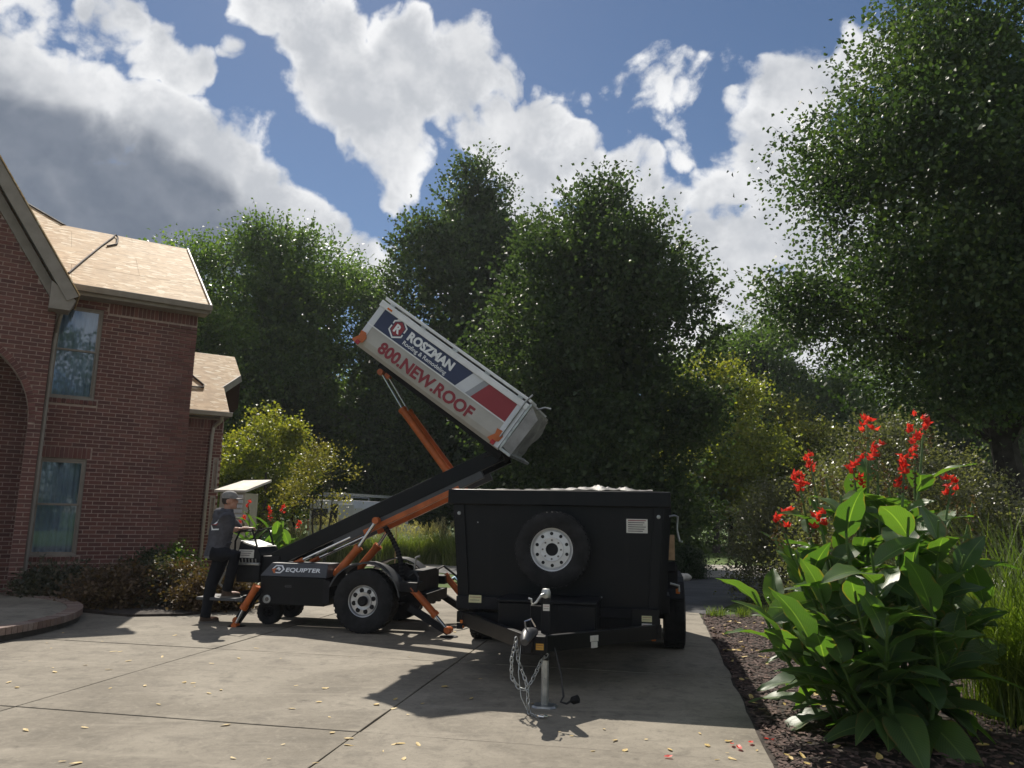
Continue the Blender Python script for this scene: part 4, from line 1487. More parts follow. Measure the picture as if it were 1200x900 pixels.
for k in range(3):
    MB().bx(c0.x + .035, c1.x - .07 - .02 * k, .3705, .3715, .965 - k * .028, .975 - k * .028).build('print_line', 'sticker_ink', st_)
mb = MB()
for k in range(6):
    mb.tube([(c0.x + .04 + k * .05, .36, .80), (c0.x + .04 + k * .05, .34, .87)], .01, 6)
mb.tube([(c0.x, .37, .80), (c1.x + .05, .37, .80)], .02, 8)
mb.build('valve_bank', 'galvanised', lift, True)
MB().tube([(c0.x - .15, .5, .75), (c0.x - .3, .55, .62), (c0.x - .35, .55, .5), (c0.x - .3, .6, .44)], .016, 6).tube([(c0.x - .35, .4, .72), (c0.x - .05, .4, .76)], .02, 6).build('grab_bar', 'galvanised', lift, True)

# container on the boom end; its own axes run along its floor
cBL, cBR = sv(414, 402), sv(582, 527)
tilt = math.atan2(cBL.z - cBR.z, cBR.x - cBL.x)
CL = 2.50


def cl(px, py):
    p = sv(px, py) - cBL
    return (p.x * math.cos(tilt) - p.z * math.sin(tilt), p.x * math.sin(tilt) + p.z * math.cos(tilt))


HT = cl(447, 350)[1]
CWD = 1.5
prof = [(0.02, .13), (.06, 0.03), (.10, 0), (CL - .05, 0), (CL, .04), (CL, HT - .03), (.02, HT - .03)]
cb = MB()
# open tub: floor, long sides, front end
cb.bx(.02, CL, .02, .05, .10, HT - .02).bx(.02, CL, CWD - .05, CWD - .02, .10, HT - .02).bx(.02, .05, .05, CWD - .05, .10, HT - .02).bx(.02, CL, .05, CWD - .05, .06, .09)
box = cb.build('container', 'beige_panel', lift)
box.location = cBL
box.rotation_euler = (0, tilt, 0)
box.name = 'container'
tag(box, 'white and navy tipped container with the roofing firm lettering')


def cpart(name, mbx, m, **kw):
    return mbx.build(name, m, box, **kw)


# lower beige panel with rolled bottom edge
for y0, y1, s_ in ((0.0, .02, 1), (CWD - .02, CWD, -1)):
    q = MB()
    yo = 0.0 if s_ > 0 else CWD
    pr = [(yo, .34), (yo, .13), (yo + s_ * .03, .05), (yo + s_ * .10, .0), (yo + s_ * .12, .02), (yo + s_ * .05, .07), (yo + s_ * .022, .14), (yo + s_ * .022, .34)]
    k = len(pr)
    q.add([(.0, a, b) for a, b in pr] + [(CL, a, b) for a, b in pr], [tuple(range(k)), tuple(range(2 * k - 1, k - 1, -1))] + [(i, (i + 1) % k, (i + 1) % k + k, i + k) for i in range(k)])
    cpart('lower_panel', q, 'beige_panel')
    yy = (-.003, .018) if s_ > 0 else (CWD - .018, CWD + .003)
    cpart('panel_seam', MB().bx(.0, CL, yy[0] - (.008 if s_ > 0 else 0), yy[1] + (.008 if s_ < 0 else 0), .335, .352), 'white_rail')
n4 = [cl(*p_) for p_ in ((445, 364), (427, 390), (527, 460), (553, 440))]
r4 = [cl(*p_) for p_ in ((571, 454), (545, 473), (587, 503), (605, 478))]
zt_, zb_ = .66, .353
xe1 = n4[2][0]
xe2 = n4[3][0]
xr1, xr2, xr3 = r4[1][0], r4[0][0], r4[2][0]
HB = HT - .09
cpart('navy_panel', MB().prism([(.09, .353), (xe1, .353), (xe2, HB), (.09, HB)], -.002, .018), 'navy_print')
cpart('white_slash', MB().prism([(xe1, .353), (xr1 - .09, .353), (xr2 - .09, HB), (xe2, HB)], -.002, .018), 'white_panel')
cpart('grey_slash', MB().prism([(xr1 - .09, .353), (xr1, .353), (xr2, HB), (xr2 - .09, HB)], -.002, .018), 'grey_panel')
cpart('red_panel', MB().prism([(xr1, .353), (CL - .12, .353), (CL - .12, HB), (xr2, HB)], -.002, .018), 'red_print')
cpart('end_post', MB().bx(-.005, .09, -.01, .02, .14, HT), 'white_panel', bevel=.004)
cpart('end_post', MB().bx(CL - .12, CL + .01, -.012, .02, .02, HT), 'white_panel', bevel=.004)
cpart('end_post', MB().bx(CL - .12, CL + .01, CWD - .02, CWD + .012, .02, HT), 'white_panel', bevel=.004)
cpart('top_rail', MB().bx(-.02, CL + .02, -.03, .05, HB, HT), 'white_rail', bevel=.01)
cpart('top_rail', MB().bx(-.02, CL + .02, CWD - .05, CWD + .03, HB, HT), 'white_rail', bevel=.01)
cpart('top_rail', MB().bx(-.02, .05, .05, CWD - .05, HB, HT), 'white_rail', bevel=.01)
cpart('lid_slat', MB().bx(0, CL + .02, -.02, .36, HT + .025, HT + .065), 'white_rail', bevel=.008)
for k in range(5):
    cpart('lid_bracket', MB().bx(.12 + k * .55, .20 + k * .55, -.032, .06, HT, HT + .024), 'galvanised')
cpart('lid_board', MB().bx(.02, CL, .36, CWD, HT + .03, HT + .05), 'white_rail')
# tail frame, sheet and bumper at the low end
cpart('tail_frame', MB().bx(CL + .015, CL + .05, -.012, .05, .05, HT + .02).bx(CL + .015, CL + .05, CWD - .05, CWD + .012, .05, HT + .02).bx(CL + .015, CL + .05, .05, CWD - .05, HT - .05, HT + .02).bx(CL + .015, CL + .05, .05, CWD - .05, .05, .14), 'galvanised', bevel=.005)
q = MB()
nx, ny = 18, 14
vs2, fs2 = [], []
for i in range(nx + 1):
    for j in range(ny + 1):
        y = .03 + (CWD - .06) * i / nx
        z = .10 + (HT - .12) * j / ny
        sag = .05 * math.sin(math.pi * j / ny) + .035 * math.sin(i * .9 + j * .35) + .02 * math.sin(i * 2.1 - j * .6)
        vs2.append((CL + .06 + sag * .6, y, z))
for i in range(nx):
    for j in range(ny):
        b_ = i * (ny + 1) + j
        fs2.append((b_, b_ + ny + 1, b_ + ny + 2, b_ + 1))
q.add(vs2, fs2)
cpart('tail_sheet', q, 'tailgate_sheet', smooth_=True)
cpart('tail_lip', MB().bx(CL + .02, CL + .20, .0, CWD, .02, .06), 'galvanised', bevel=.005)
cpart('side_flap', MB().prism([(CL + .05, .08), (CL + .2, .06), (CL + .22, HT - .1), (CL + .06, HT)], -.006, .0), 'tailgate_sheet')
cpart('latch_arm', MB().tube([(CL - .02, -.03, HT + .13), (CL - .05, -.03, HT), (CL - .05, -.03, .16)], .014, 6), 'galvanised', smooth_=True)
cpart('lid_hook', MB().tube([(CL + .04, .4, HT + .0), (CL + .12, .4, HT + .10), (CL + .2, .4, HT + .13)], .014, 6), 'galvanised', smooth_=True)
for (xa, za) in ((-.03, .12), (CL - .17, .14)):
    q = MB()
    pr = [(xa - .02, za - .08), (xa + .05, za - .10), (xa + .14, za - .04), (xa + .15, za + .04), (xa + .10, za + .10), (xa + .02, za + .09), (xa + .04, za + .02)]
    cpart('corner_hook', q.prism(pr, -.02, -.004), 'orange_paint')
    cpart('marker_light', MB().bx(xa + .05, xa + .11, -.03, -.012, .02, .08), 'red_lens', bevel=.004)
cpart('marker_light', MB().bx(.12, .20, -.038, -.03, HB + .02, HB + .045), 'amber_lens')
cpart('underframe', MB().bx(.3, CL, .45, .55, -.08, .06).bx(.3, CL, .98, 1.08, -.08, .06).bx(.3, .4, .55, .98, -.08, .04), 'black_dull')
cpart('pivot_lug', MB().bx(CL - .25, CL + .02, .42, 1.12, -.12, -.02), 'black_dull', bevel=.01)
# printed words
FX = (math.pi / 2, 0, 0)
l0, l1 = cl(432, 421), cl(545, 497)
text('lettering', '800.NEW.ROOF', .225, 'dark_red_print', box, (l0[0] + .02, -.0025, .105), FX, .008, sx=1.03)
rz = cl(470, 408)
text('lettering', 'ROSZMAN', .165, 'white_print', box, (rz[0] - .02, -.0035, .475), FX, .008, sx=1.0)
text('lettering', 'Roofing & Remodeling', .082, 'white_print', box, (rz[0] - .03, -.0035, .385), FX, .0008, sx=1.02)
ru, rv = Vector((1, 0, 0)), Vector((0, 0, 1))
lc = cl(461, 393)
lo_ = Vector((lc[0], -.002, .515))
hexa = [(math.cos(math.radians(90 + 60 * k)), math.sin(math.radians(90 + 60 * k))) for k in range(6)]
yn = Vector((0, -1, 0))
flat('emblem', [(x * .135, y * .15) for x, y in hexa], lo_, 'white_print', box, yn, .002)
flat('emblem_gap', [(x * .112, y * .125) for x, y in hexa], lo_ + yn * .002, 'navy_print', box, yn, .0015)
flat('emblem_field', [(x * .098, y * .11) for x, y in hexa], lo_ + yn * .0035, 'red_print', box, yn, .0015)
flat('emblem_chimney', [(-.085, .09), (-.05, .11), (-.05, .17), (-.085, .17)], lo_ + yn * .0005, 'white_print', box, yn, .002)
flat('emblem_break', [(-.15, .0), (-.06, .0), (-.06, .028), (-.15, .028)], lo_ + yn * .0021, 'navy_print', box, yn, .0012)
flat('emblem_break', [(.06, -.03), (.15, -.03), (.15, -.002), (.06, -.002)], lo_ + yn * .0021, 'navy_print', box, yn, .0012)
text('lettering', 'R', .155, 'white_print', box, lo_ + Vector((-.052, -.0055, -.055)), FX, .007)

# ------------------------------------------------------------------ dump trailer
TF = Frame((0.25, 6.6), -10.5)
tr_ = thing('dump_trailer', 'black steel dump trailer parked tongue first with a spare wheel on its front wall', 'trailer', (0.25, 6.6, 0), TF.yaw)
FV, BV = 1.30, 5.5
tub = MB()
u0b, u1b, u0t, u1t = -1.0, 1.01, -1.09, 1.08


def wall4(a, b, c, d, th):
    """a-b-c-d outer face, pushed inwards by the vector th."""
    a, b, c, d, th = Vector(a), Vector(b), Vector(c), Vector(d), Vector(th)
    return MB().add([a, b, c, d, a + th, b + th, c + th, d + th], [(0, 1, 2, 3), (7, 6, 5, 4), (0, 4, 5, 1), (1, 5, 6, 2), (2, 6, 7, 3), (3, 7, 4, 0)])


wall4((u0b, FV, .60), (u1b, FV, .60), (u1t, FV, 1.66), (u0t, FV, 1.66), (0, .05, 0)).build('front_wall', 'black_paint', tr_)
wall4((u0b, FV + .052, .60), (u0b, BV, .60), (u0t, BV, 1.66), (u0t, FV + .052, 1.66), (.05, 0, 0)).build('side_wall', 'black_paint', tr_)
wall4((u1b, FV + .052, .60), (u1b, BV, .60), (u1t, BV, 1.66), (u1t, FV + .052, 1.66), (-.05, 0, 0)).build('side_wall', 'black_paint', tr_)
wall4((u0b, BV, .60), (u1b, BV, .60), (u1t, BV, 1.66), (u0t, BV, 1.66), (0, -.04, 0)).build('tailgate', 'black_paint', tr_)
MB().bx(u0b + .05, u1b - .05, FV + .05, BV - .05, .60, .66).build('floor', 'black_dull', tr_)
MB().bx(-1.135, 1.125, FV - .05, FV + .06, 1.63, 1.785).build('top_rim', 'black_paint', tr_, bevel=.012)
MB().bx(-1.125, -1.03, FV + .062, BV, 1.64, 1.78).build('top_rim', 'black_paint', tr_, bevel=.012)
MB().bx(1.02, 1.115, FV + .062, BV, 1.64, 1.78).build('top_rim', 'black_paint', tr_, bevel=.012)
MB().bx(-1.05, 1.04, BV - .06, BV + .04, 1.64, 1.78).build('top_rim', 'black_paint', tr_, bevel=.012)
for sgn, ub, ut in ((-1, u0b, u0t), (1, u1b, u1t)):
    a = Vector((ub - sgn * .07, FV - .012, .62))
    b = Vector((ut - sgn * .07, FV - .012, 1.63))
    MB().beam(a, b, .10, .025, (0, 1, 0)).build('corner_post', 'black_paint', tr_, bevel=.006)
    c = Vector((ut - sgn * .075, FV - .03, 1.54))
    MB().lathe([(.001, .012), (.017, .01), (.02, 0)], c, (0, -1, 0), 12).build('bolt', 'galvanised', tr_)
    for k in range(6):
        v = FV + .5 + k * .72
        MB().beam((ub + sgn * .03, v, .6), (ut + sgn * .03, v, 1.64), .06, .09, (0, 1, 0)).build('side_stake', 'black_paint', tr_)
for p_ in ((560, 612), (705, 700), (590, 700), (563, 700)):
    q = TF.side(*p_, FV)
    MB().lathe([(.001, .004), (.007, .003), (.008, 0)], (q.x, FV - .001, q.z), (0, -1, 0), 8).build('rivet', 'galvanised', tr_)
# lower cross members
MB().bx(-1.0, -.46, FV - .10, FV - .001, .60, .72).build('front_beam', 'black_dull', tr_, bevel=.006)
MB().bx(.44, 1.0, FV - .10, FV - .001, .57, .66).build('front_beam', 'black_dull', tr_, bevel=.006)
MB().bx(-1.0, 1.01, FV - .06, FV + .06, .46, .568).build('cross_member', 'black_paint', tr_, bevel=.006)
MB().bx(-.85, -.75, FV + .06, BV, .42, .6).bx(.75, .85, FV + .06, BV, .42, .6).build('main_rail', 'black_dull', tr_)
tbx = MB().bx(-.455, .435, .62, FV - .11, .46, .74).build('tool_box', 'black_paint', tr_, bevel=.012)
MB().bx(-.47, .45, .60, FV - .112, .742, .765).build('lid', 'black_paint', tbx, bevel=.006)
MB().bx(.10, .43, .60, .618, .47, .72).build('door_panel', 'black_paint', tbx, bevel=.004)
# A-frame tongue
for s_, a in ((-1, Vector((-.92, FV - .05, .50))), (1, Vector((1.0, FV - .05, .46)))):
    b = Vector((s_ * .055, -.10, .50))
    MB().beam(a, b, .055, .13).build('tongue_rail', 'black_paint', tr_, bevel=.006)
MB().bx(-.10, .10, -.22, .10, .43, .575).build('tongue_plate', 'black_dull', tr_, bevel=.008)
coup = MB()
coup.tube([(-.03, -.46, .56), (-.03, -.40, .585), (-.03, -.30, .60), (-.03, -.16, .585), (-.03, .0, .57)], [.028, .046, .050, .046, .042], 14)
cp_ = coup.build('coupler', 'graphite_paint', tr_, True)
MB().bx(-.065, .005, -.34, -.12, .46, .55).build('coupler_channel', 'black_dull', tr_, bevel=.01)
MB().tube([(-.045, -.30, .64), (-.05, -.33, .70), (.0, -.33, .72), (.03, -.30, .66)], .008, 6).build('latch_lever', 'chrome', cp_, True)
MB().tube([(-.06, .05, .56), (-.06, .05, .78), (.05, .05, .78), (.05, .05, .56)], .008, 6).build('handle_loop', 'black_dull', tr_, True)
# jack
JU = .07
MB().bx(JU - .035, JU + .035, -.035, .035, .36, .86).build('jack_tube', 'black_dull', tr_, bevel=.008)
MB().tube([(JU, 0, .015), (JU, 0, .40)], .032, 14).build('jack_leg', 'galvanised', tr_, True)
MB().tube([(JU, -.04, .215), (JU, .04, .215)], .009, 8).build('jack_pin', 'galvanised', tr_)
MB().add([(JU + x * .1, y * .09, z) for x, y, z in ((-1, -.6, 0), (-.6, -1, 0), (.6, -1, 0), (1, -.6, 0), (1, .6, 0), (.6, 1, 0), (-.6, 1, 0), (-1, .6, 0), (-.9, -.5, .014), (-.5, -.9, .014), (.5, -.9, .014), (.9, -.5, .014), (.9, .5, .014), (.5, .9, .014), (-.5, .9, .014), (-.9, .5, .014))],
         [(7, 6, 5, 4, 3, 2, 1, 0), tuple(range(8, 16))] + [(i, (i + 1) % 8, (i + 1) % 8 + 8, i + 8) for i in range(8)]).build('jack_foot', 'galvanised', tr_)
MB().lathe([(.001, .05), (.03, .045), (.04, .02), (.04, -.02), (.035, -.03)], (JU, 0, .88), (0, 0, 1), 14).build('jack_head', 'galvanised', tr_, True)
MB().tube([(JU, -.03, .89), (JU - .03, -.06, .88), (JU - .07, -.07, .82), (JU - .105, -.07, .80), (JU - .11, -.075, .845), (JU - .135, -.075, .85)], .010, 8).build('crank_handle', 'galvanised', tr_, True)
# safety chains
lk = []


def chain(name, pts, step_=.034):
    P = [Vector(p_) for p_ in pts]
    q = MB()
    seg = []
    for i in range(len(P) - 1):
        n = max(1, int((P[i + 1] - P[i]).length / step_))
        for k in range(n):
            seg.append((P[i].lerp(P[i + 1], k / n), P[i].lerp(P[i + 1], (k + 1) / n)))
    for i, (a, b) in enumerate(seg):
        d = (b - a).normalized()
        sd = d.orthogonal().normalized()
        if i % 2:
            sd = d.cross(sd)
        c = (a + b) / 2
        ring = []
        for k in range(13):
            t_ = 2 * math.pi * k / 12
            ring.append(c + d * math.cos(t_) * .026 + sd * math.sin(t_) * .014)
        q.tube(ring, .0045, 5, False)
    return tag(q.build(name, 'galvanised', tr_, True), kind='stuff')


chain('safety_chain', [(-.14, -.18, .55), (-.17, -.22, .40), (-.165, -.24, .26), (-.10, -.25, .18), (-.05, -.25, .17), (.0, -.22, .24), (.06, -.14, .38), (.10, -.1, .42)])
chain('safety_chain', [(-.15, -.15, .55), (-.12, -.2, .38), (-.05, -.24, .24), (-.03, -.26, .16), (-.02, -.28, .03), (.0, -.32, .012), (.05, -.36, .012), (.09, -.38, .012)])
MB().tube([(.08, -.38, .014), (.12, -.40, .016), (.14, -.38, .016), (.12, -.36, .014)], .011, 8).build('chain_hook', 'chrome', tr_, True)
MB().tube([(-.10, -.2, .50), (-.11, -.24, .3), (-.08, -.27, .12), (-.03, -.28, .03)], .004, 5).build('breakaway_cable', 'galvanised', tr_)
MB().tube([(.13, .0, .50), (.16, -.02, .42), (.21, -.05, .25), (.23, -.06, .10), (.21, -.08, .06), (.26, -.10, .055), (.30, -.10, .08)], .009, 7).build('power_cord', 'hose_rubber', tr_, True)
MB().lathe([(.012, 0), (.03, .02), (.032, .07), (.024, .075), (.001, .07)], (.29, -.10, .075), (.9, -.2, .35), 12).build('plug', 'black_dull', tr_, True)
# spare wheel on its bracket
q = TF.side(650, 643, FV)
sp_ = wheel(tr_, (q.x, FV - .13, q.z), (0, -1, 0), .372, .235, .212, 'white_rim', 10, .0165, .72, hub='bore', lugs=44, bore=.062, dish=.05, nuts=8)
tag(sp_, 'spare wheel with white steel rim bolted to the front wall')
MB().bx(q.x - .06, q.x + .06, FV - .06, FV - .001, q.z - .1, q.z + .1).build('spare_bracket', 'black_dull', tr_)


def sticker(px0, py0, px1, py1, v, m, lines=3, parent=None):
    a, b = TF.side(px0, py0, v), TF.side(px1, py1, v)
    o = MB().bx(a.x, b.x, v - .003, v - .001, b.z, a.z).build('sticker', m, parent or tr_)
    h = a.z - b.z
    for k in range(lines):
        z = a.z - h * (k + .7) / (lines + .6)
        MB().bx(a.x + .08 * (b.x - a.x), b.x - (b.x - a.x) * (.08 + .07 * (k % 3)), v - .0042, v - .0032, z - h * .035, z + h * .03).build('print_line', 'sticker_ink' if k else 'dark_red_print', o)
    return o


sticker(734, 608, 759, 625, FV, 'sticker_white', 6)
sticker(549.5, 697, 564, 706.5, FV - .10, 'sticker_yellow', 2)
MB().bx(.74, 1.0, FV - .13, FV - .102, .44, .665).build('bumper_plate', 'black_paint', tr_, bevel=.004)
sticker(752, 721.5, 764, 729, FV - .13, 'sticker_yellow', 2)
sticker(752, 730.5, 764, 738, FV - .13, 'sticker_white', 2)
sticker(636.5, 708, 644, 716, -.035, 'sticker_white', 2)
sticker(628, 754, 637, 762, -.22, 'sticker_amber', 2)


def rail_plate(px, py, w, h, m):
    """A small plate on the right tongue rail, which slants back."""
    a, b = Vector((1.0, FV - .05, .46)), Vector((.055, -.10, .50))
    d = (b - a).normalized()
    nrm = Vector((d.y, -d.x, 0)).normalized()
    nrm = nrm if nrm.y < 0 else -nrm
    best = min((a.lerp(b, k / 60) for k in range(61)), key=lambda p_: abs(TF.side(px, py, p_.y).x - p_.x))
    c = best + nrm * .029
    c.z = TF.side(px, py, c.y).z
    e = d * (w / 2)
    up = Vector((0, 0, h / 2))
    return MB().add([c + e - up, c - e - up, c - e + up, c + e + up] + [x + nrm * .002 for x in (c + e - up, c - e - up, c - e + up, c + e + up)],
                    [(3, 2, 1, 0), (4, 5, 6, 7), (0, 1, 5, 4), (1, 2, 6, 5), (2, 3, 7, 6), (3, 0, 4, 7)]).build('data_plate', m, tr_)


rail_plate(694.5, 748, .11, .05, 'sticker_white')
rail_plate(694, 755.5, .085, .05, 'sticker_white')
a = Vector((-.5, .55, .50))
MB().lathe([(.04, 0), (.04, .004), (.001, .004)], (-.42, .50, .51), (-.75, -.65, 0), 16).build('reflector', 'sticker_white', tr_).scale = (1, 1, 1)
for (px, py, v, m) in ((766, 746, FV - .06, 'amber_lens'), (542, 731, FV - .06, 'amber_lens')):
    q = TF.side(px, py, v)
    MB().bx(q.x - .022, q.x + .022, v - .025, v, q.z - .04, q.z + .04).build('marker_light', m, tr_, bevel=.008)
MB().bx(-.99, -.93, FV - .09, FV - .062, .40, .456).build('marker_bracket', 'black_dull', tr_)
# running gear on both sides
for s_ in (-1, 1):
    for v in (3.35, 4.25):
        wheel(tr_, (s_ * 1.185 + .005, v, .375), (s_, 0, 0), .375, .235, .212, 'white_rim', 10, .0155, .74, hub='bore', lugs=36, bore=.062, dish=.05)
    f_ = MB()
    pr = [(2.82, .62), (2.98, .80), (3.2, .845), (4.4, .845), (4.62, .80), (4.78, .62), (4.75, .61), (4.6, .775), (4.4, .82), (3.2, .82), (3.0, .775), (2.85, .61)]
    k = len(pr)
    xa, xb = (1.03, 1.30) if s_ > 0 else (-1.30, -1.02)
    f_.add([(xa, p_[0], p_[1]) for p_ in pr] + [(xb, p_[0], p_[1]) for p_ in pr], [tuple(range(k)), tuple(range(2 * k - 1, k - 1, -1))] + [(i, (i + 1) % k, (i + 1) % k + k, i + k) for i in range(k)])
    f_.build('fender', 'black_dull', tr_, bevel=.006)
    MB().bx(min(s_ * 1.02, s_ * 1.12), max(s_ * 1.02, s_ * 1.12), 2.3, 2.8, .50, .70).build('step_box', 'black_dull', tr_, bevel=.01)
MB().tube([(-1.1, 3.35, .375), (1.1, 3.35, .375)], .045, 10).build('axle', 'black_dull', tr_, True)
MB().tube([(-1.1, 4.25, .375), (1.1, 4.25, .375)], .045, 10).build('axle', 'black_dull', tr_, True)
MB().bx(1.20, 1.245, 2.79, 2.82, .68, .74).build('marker_light', 'amber_lens', tr_, bevel=.006)
# right side: tarp crank, timber stake end, hinge hardware
MB().tube([(1.115, FV + .35, 1.55), (1.17, FV + .35, 1.56), (1.20, FV + .33, 1.55), (1.19, FV + .33, 1.42), (1.215, FV + .32, 1.30), (1.24, FV + .30, 1.30)], .011, 7).build('tarp_crank', 'galvanised', tr_, True)
MB().bx(1.10, 1.17, FV + .55, FV + .60, 1.10, 1.36).build('timber_end', 'raw_wood', tr_, bevel=.004)
MB().bx(1.10, 1.20, FV + .7, FV + .76, .80, 1.05).bx(1.08, 1.18, FV + .62, FV + .70, .98, 1.08).build('ratchet_mount', 'black_dull', tr_, bevel=.006)
MB().tube([(1.12, FV + .6, .86), (1.21, FV + .6, .84), (1.21, FV + .6, .78)], .012, 6).build('ratchet_handle', 'galvanised', tr_, True)
# crumpled tarp rolled along the top edge
rg = np.random.default_rng(5)
vs2, fs2 = [], []
nx, ny = 70, 8
for i in range(nx + 1):
    u_ = -.85 + 1.80 * i / nx
    am = .010 + .030 * math.exp(-((u_ - .42) / .42) ** 2)
    for j in range(ny + 1):
        v = FV + .02 + j * .07
        z = 1.79 + am * (1.0 + .8 * math.sin(i * .8 + j * 1.3) * math.sin(i * .31 + 2) + .12 * rg.normal()) * (math.sin(math.pi * (j + .6) / (ny + 1.2)))
        vs2.append((u_, v, max(z, 1.787)))
for i in range(nx):
    for j in range(ny):
        b_ = i * (ny + 1) + j
        fs2.append((b_, b_ + ny + 1, b_ + ny + 2, b_ + 1))
tp = MB().add(vs2, fs2).build('tarp', 'grey_tarp', None, True)
tp.location = (0.25, 6.6, 0)
tp.rotation_euler = (0, 0, TF.yaw)
tag(tp, 'crumpled grey tarp bunched along the top edge of the trailer', 'tarp')

# ------------------------------------------------------------------ person


def loft(q, rings, n=20):
    """rings: centre, radius along a, radius along b, axis a, axis b."""
    vs2, fs2 = [], []
    for (c, ra, rb, a, b) in rings:
        c, a, b = Vector(c), Vector(a).normalized(), Vector(b).normalized()
        for k in range(n):
            t_ = 2 * math.pi * k / n
            vs2.append(c + a * (ra * math.cos(t_)) + b * (rb * math.sin(t_)))
    for i in range(len(rings) - 1):
        for k in range(n):
            k2 = (k + 1) % n
            fs2.append((i * n + k, i * n + k2, (i + 1) * n + k2, (i + 1) * n + k))
    fs2.append(tuple(range(n - 1, -1, -1)))
    fs2.append(tuple(range((len(rings) - 1) * n, len(rings) * n)))
    return q.add(vs2, fs2)


def ellipsoid(q, c, r, ax=((1, 0, 0), (0, 1, 0), (0, 0, 1)), n=16):
    c = Vector(c)
    A = [Vector(a).normalized() for a in ax]
    vs2, fs2 = [], []
    for i in range(1, n):
        ph = math.pi * i / n
        for k in range(n):
            t_ = 2 * math.pi * k / n
            vs2.append(c + A[0] * (r[0] * math.sin(ph) * math.cos(t_)) + A[1] * (r[1] * math.sin(ph) * math.sin(t_)) + A[2] * (r[2] * math.cos(ph)))
    for i in range(n - 2):
        for k in range(n):
            k2 = (k + 1) % n
            fs2.append((i * n + k, i * n + k2, (i + 1) * n + k2, (i + 1) * n + k))
    fs2.append(tuple(range(n - 1, -1, -1)))
    fs2.append(tuple(range((n - 2) * n, (n - 1) * n)))
    return q.add(vs2, fs2)


def remeshed(q, name, m, parent, vox, smooth_it=4):
    o = q.build(name, m, parent)
    r_ = o.modifiers.new('remesh', 'REMESH')
    r_.mode = 'VOXEL'
    r_.voxel_size = vox
    r_.use_smooth_shade = True
    s_ = o.modifiers.new('smooth', 'SMOOTH')
    s_.iterations = smooth_it
    s_.factor = .5
    return o


pg = ground(234, 731)
man = thing('person', 'person in dark grey hooded top and grey cap, one foot on the machine platform', 'person', (pg.x, pg.y, 0))
fa = math.radians(36)
FD, LD, UP = Vector((math.cos(fa), math.sin(fa), 0)), Vector((-math.sin(fa), math.cos(fa), 0)), Vector((0, 0, 1))
bar0 = MF.world(c0.x - .02, .46, 1.24) - Vector((pg.x, pg.y, 0))
bar1 = MF.world(c0.x - .02, .80, 1.24) - Vector((pg.x, pg.y, 0))
pz = pl1.z + .01
plat = MF.world(pl1.x - .06, .34, pz) - Vector((pg.x, pg.y, 0))
HIPN, HIPF = Vector((.10, .00, .92)), Vector((.17, .19, .92))
KN, AN = Vector((.06, .13, .50)), Vector((.02, .12, .10))
ANF = Vector((plat.x - .10, plat.y - .02, pz + .10))
KF = Vector((plat.x + .02, plat.y - .14, .93))
SHN, SHF = Vector((.25, -.07, 1.43)), Vector((.12, .30, 1.43))
HN, HFr = bar0 + Vector((-.035, 0, .03)), bar1 + Vector((-.035, 0, .03))
ELN = SHN.lerp(HN, .5) + Vector((-.02, -.05, -.10))
ELF = SHF.lerp(HFr, .5) + Vector((0, .05, -.10))
HC = Vector((.225, .13, 1.665))
HD, HL = Vector((math.cos(.12), math.sin(.12), 0)), Vector((-math.sin(.12), math.cos(.12), 0))


def torso(q, g=0.0):
    for_ = [((.115, .095, .90), .14 + g, .17 + g), ((.12, .095, .98), .125 + g, .165 + g), ((.135, .10, 1.10), .12 + g, .16 + g), ((.15, .105, 1.25), .13 + g, .185 + g), ((.17, .11, 1.36), .125 + g, .195 + g), ((.185, .115, 1.44), .10 + g, .165 + g), ((.20, .12, 1.49), .07 + g, .09 + g)]
    loft(q, [(c, ra, rb, FD, LD) for c, ra, rb in for_])
    return q


bd = MB()
torso(bd)
bd.tube([(.195, .12, 1.44), (.205, .125, 1.52), HC + Vector((-.01, 0, -.05))], [.065, .056, .055], 14)
ellipsoid(bd, HC + Vector((-.008, -.004, .015)), (.098, .076, .112), (HD, HL, UP))
ellipsoid(bd, HC + HD * .035 + UP * -.065, (.062, .056, .062), (HD, HL, UP))
ellipsoid(bd, HC + HD * .098 + UP * -.018, (.022, .013, .026), (HD, HL, UP), 10)
ellipsoid(bd, HC + HD * .092 + UP * -.066, (.012, .024, .008), (HD, HL, UP), 10)
ellipsoid(bd, HC + HD * .082 + UP * -.098, (.022, .026, .02), (HD, HL, UP), 10)
for s_ in (-1, 1):
    ellipsoid(bd, HC + HL * (s_ * .075) + HD * -.012 + UP * -.015, (.024, .012, .034), (HD, HL, UP), 10)
    ellipsoid(bd, HC + HL * (s_ * .033) + HD * .078 + UP * .02, (.018, .026, .009), (HD, HL, UP), 10)
for (sh, el, ha) in ((SHN, ELN, HN), (SHF, ELF, HFr)):
    bd.tube([sh, sh.lerp(el, .5), el, el.lerp(ha, .3), el.lerp(ha, .82)], [.055, .048, .042, .043, .03], 12)
    d = (ha - el).normalized()
    wrist = el.lerp(ha, .82)
    palm = ha - d * .01
    lat = d.cross(UP).normalized()
    ellipsoid(bd, wrist.lerp(palm, .55) + UP * .005, (.052, .042, .018), (d, lat, UP), 12)
    for k, ln in enumerate((.9, 1.0, .96, .78)):
        b_ = palm + lat * ((k - 1.5) * .021) + d * .02 + UP * .004
        bd.tube([b_, b_ + d * .03 * ln + UP * .004, b_ + d * .048 * ln - UP * .018, b_ + d * .03 * ln - UP * .04], [.010, .010, .009, .007], 8)
    th = palm - lat * .035 - d * .02
    bd.tube([th, th + d * .03 - lat * .012 - UP * .012, th + d * .045 - UP * .032 + lat * .01], [.012, .011, .008], 8)
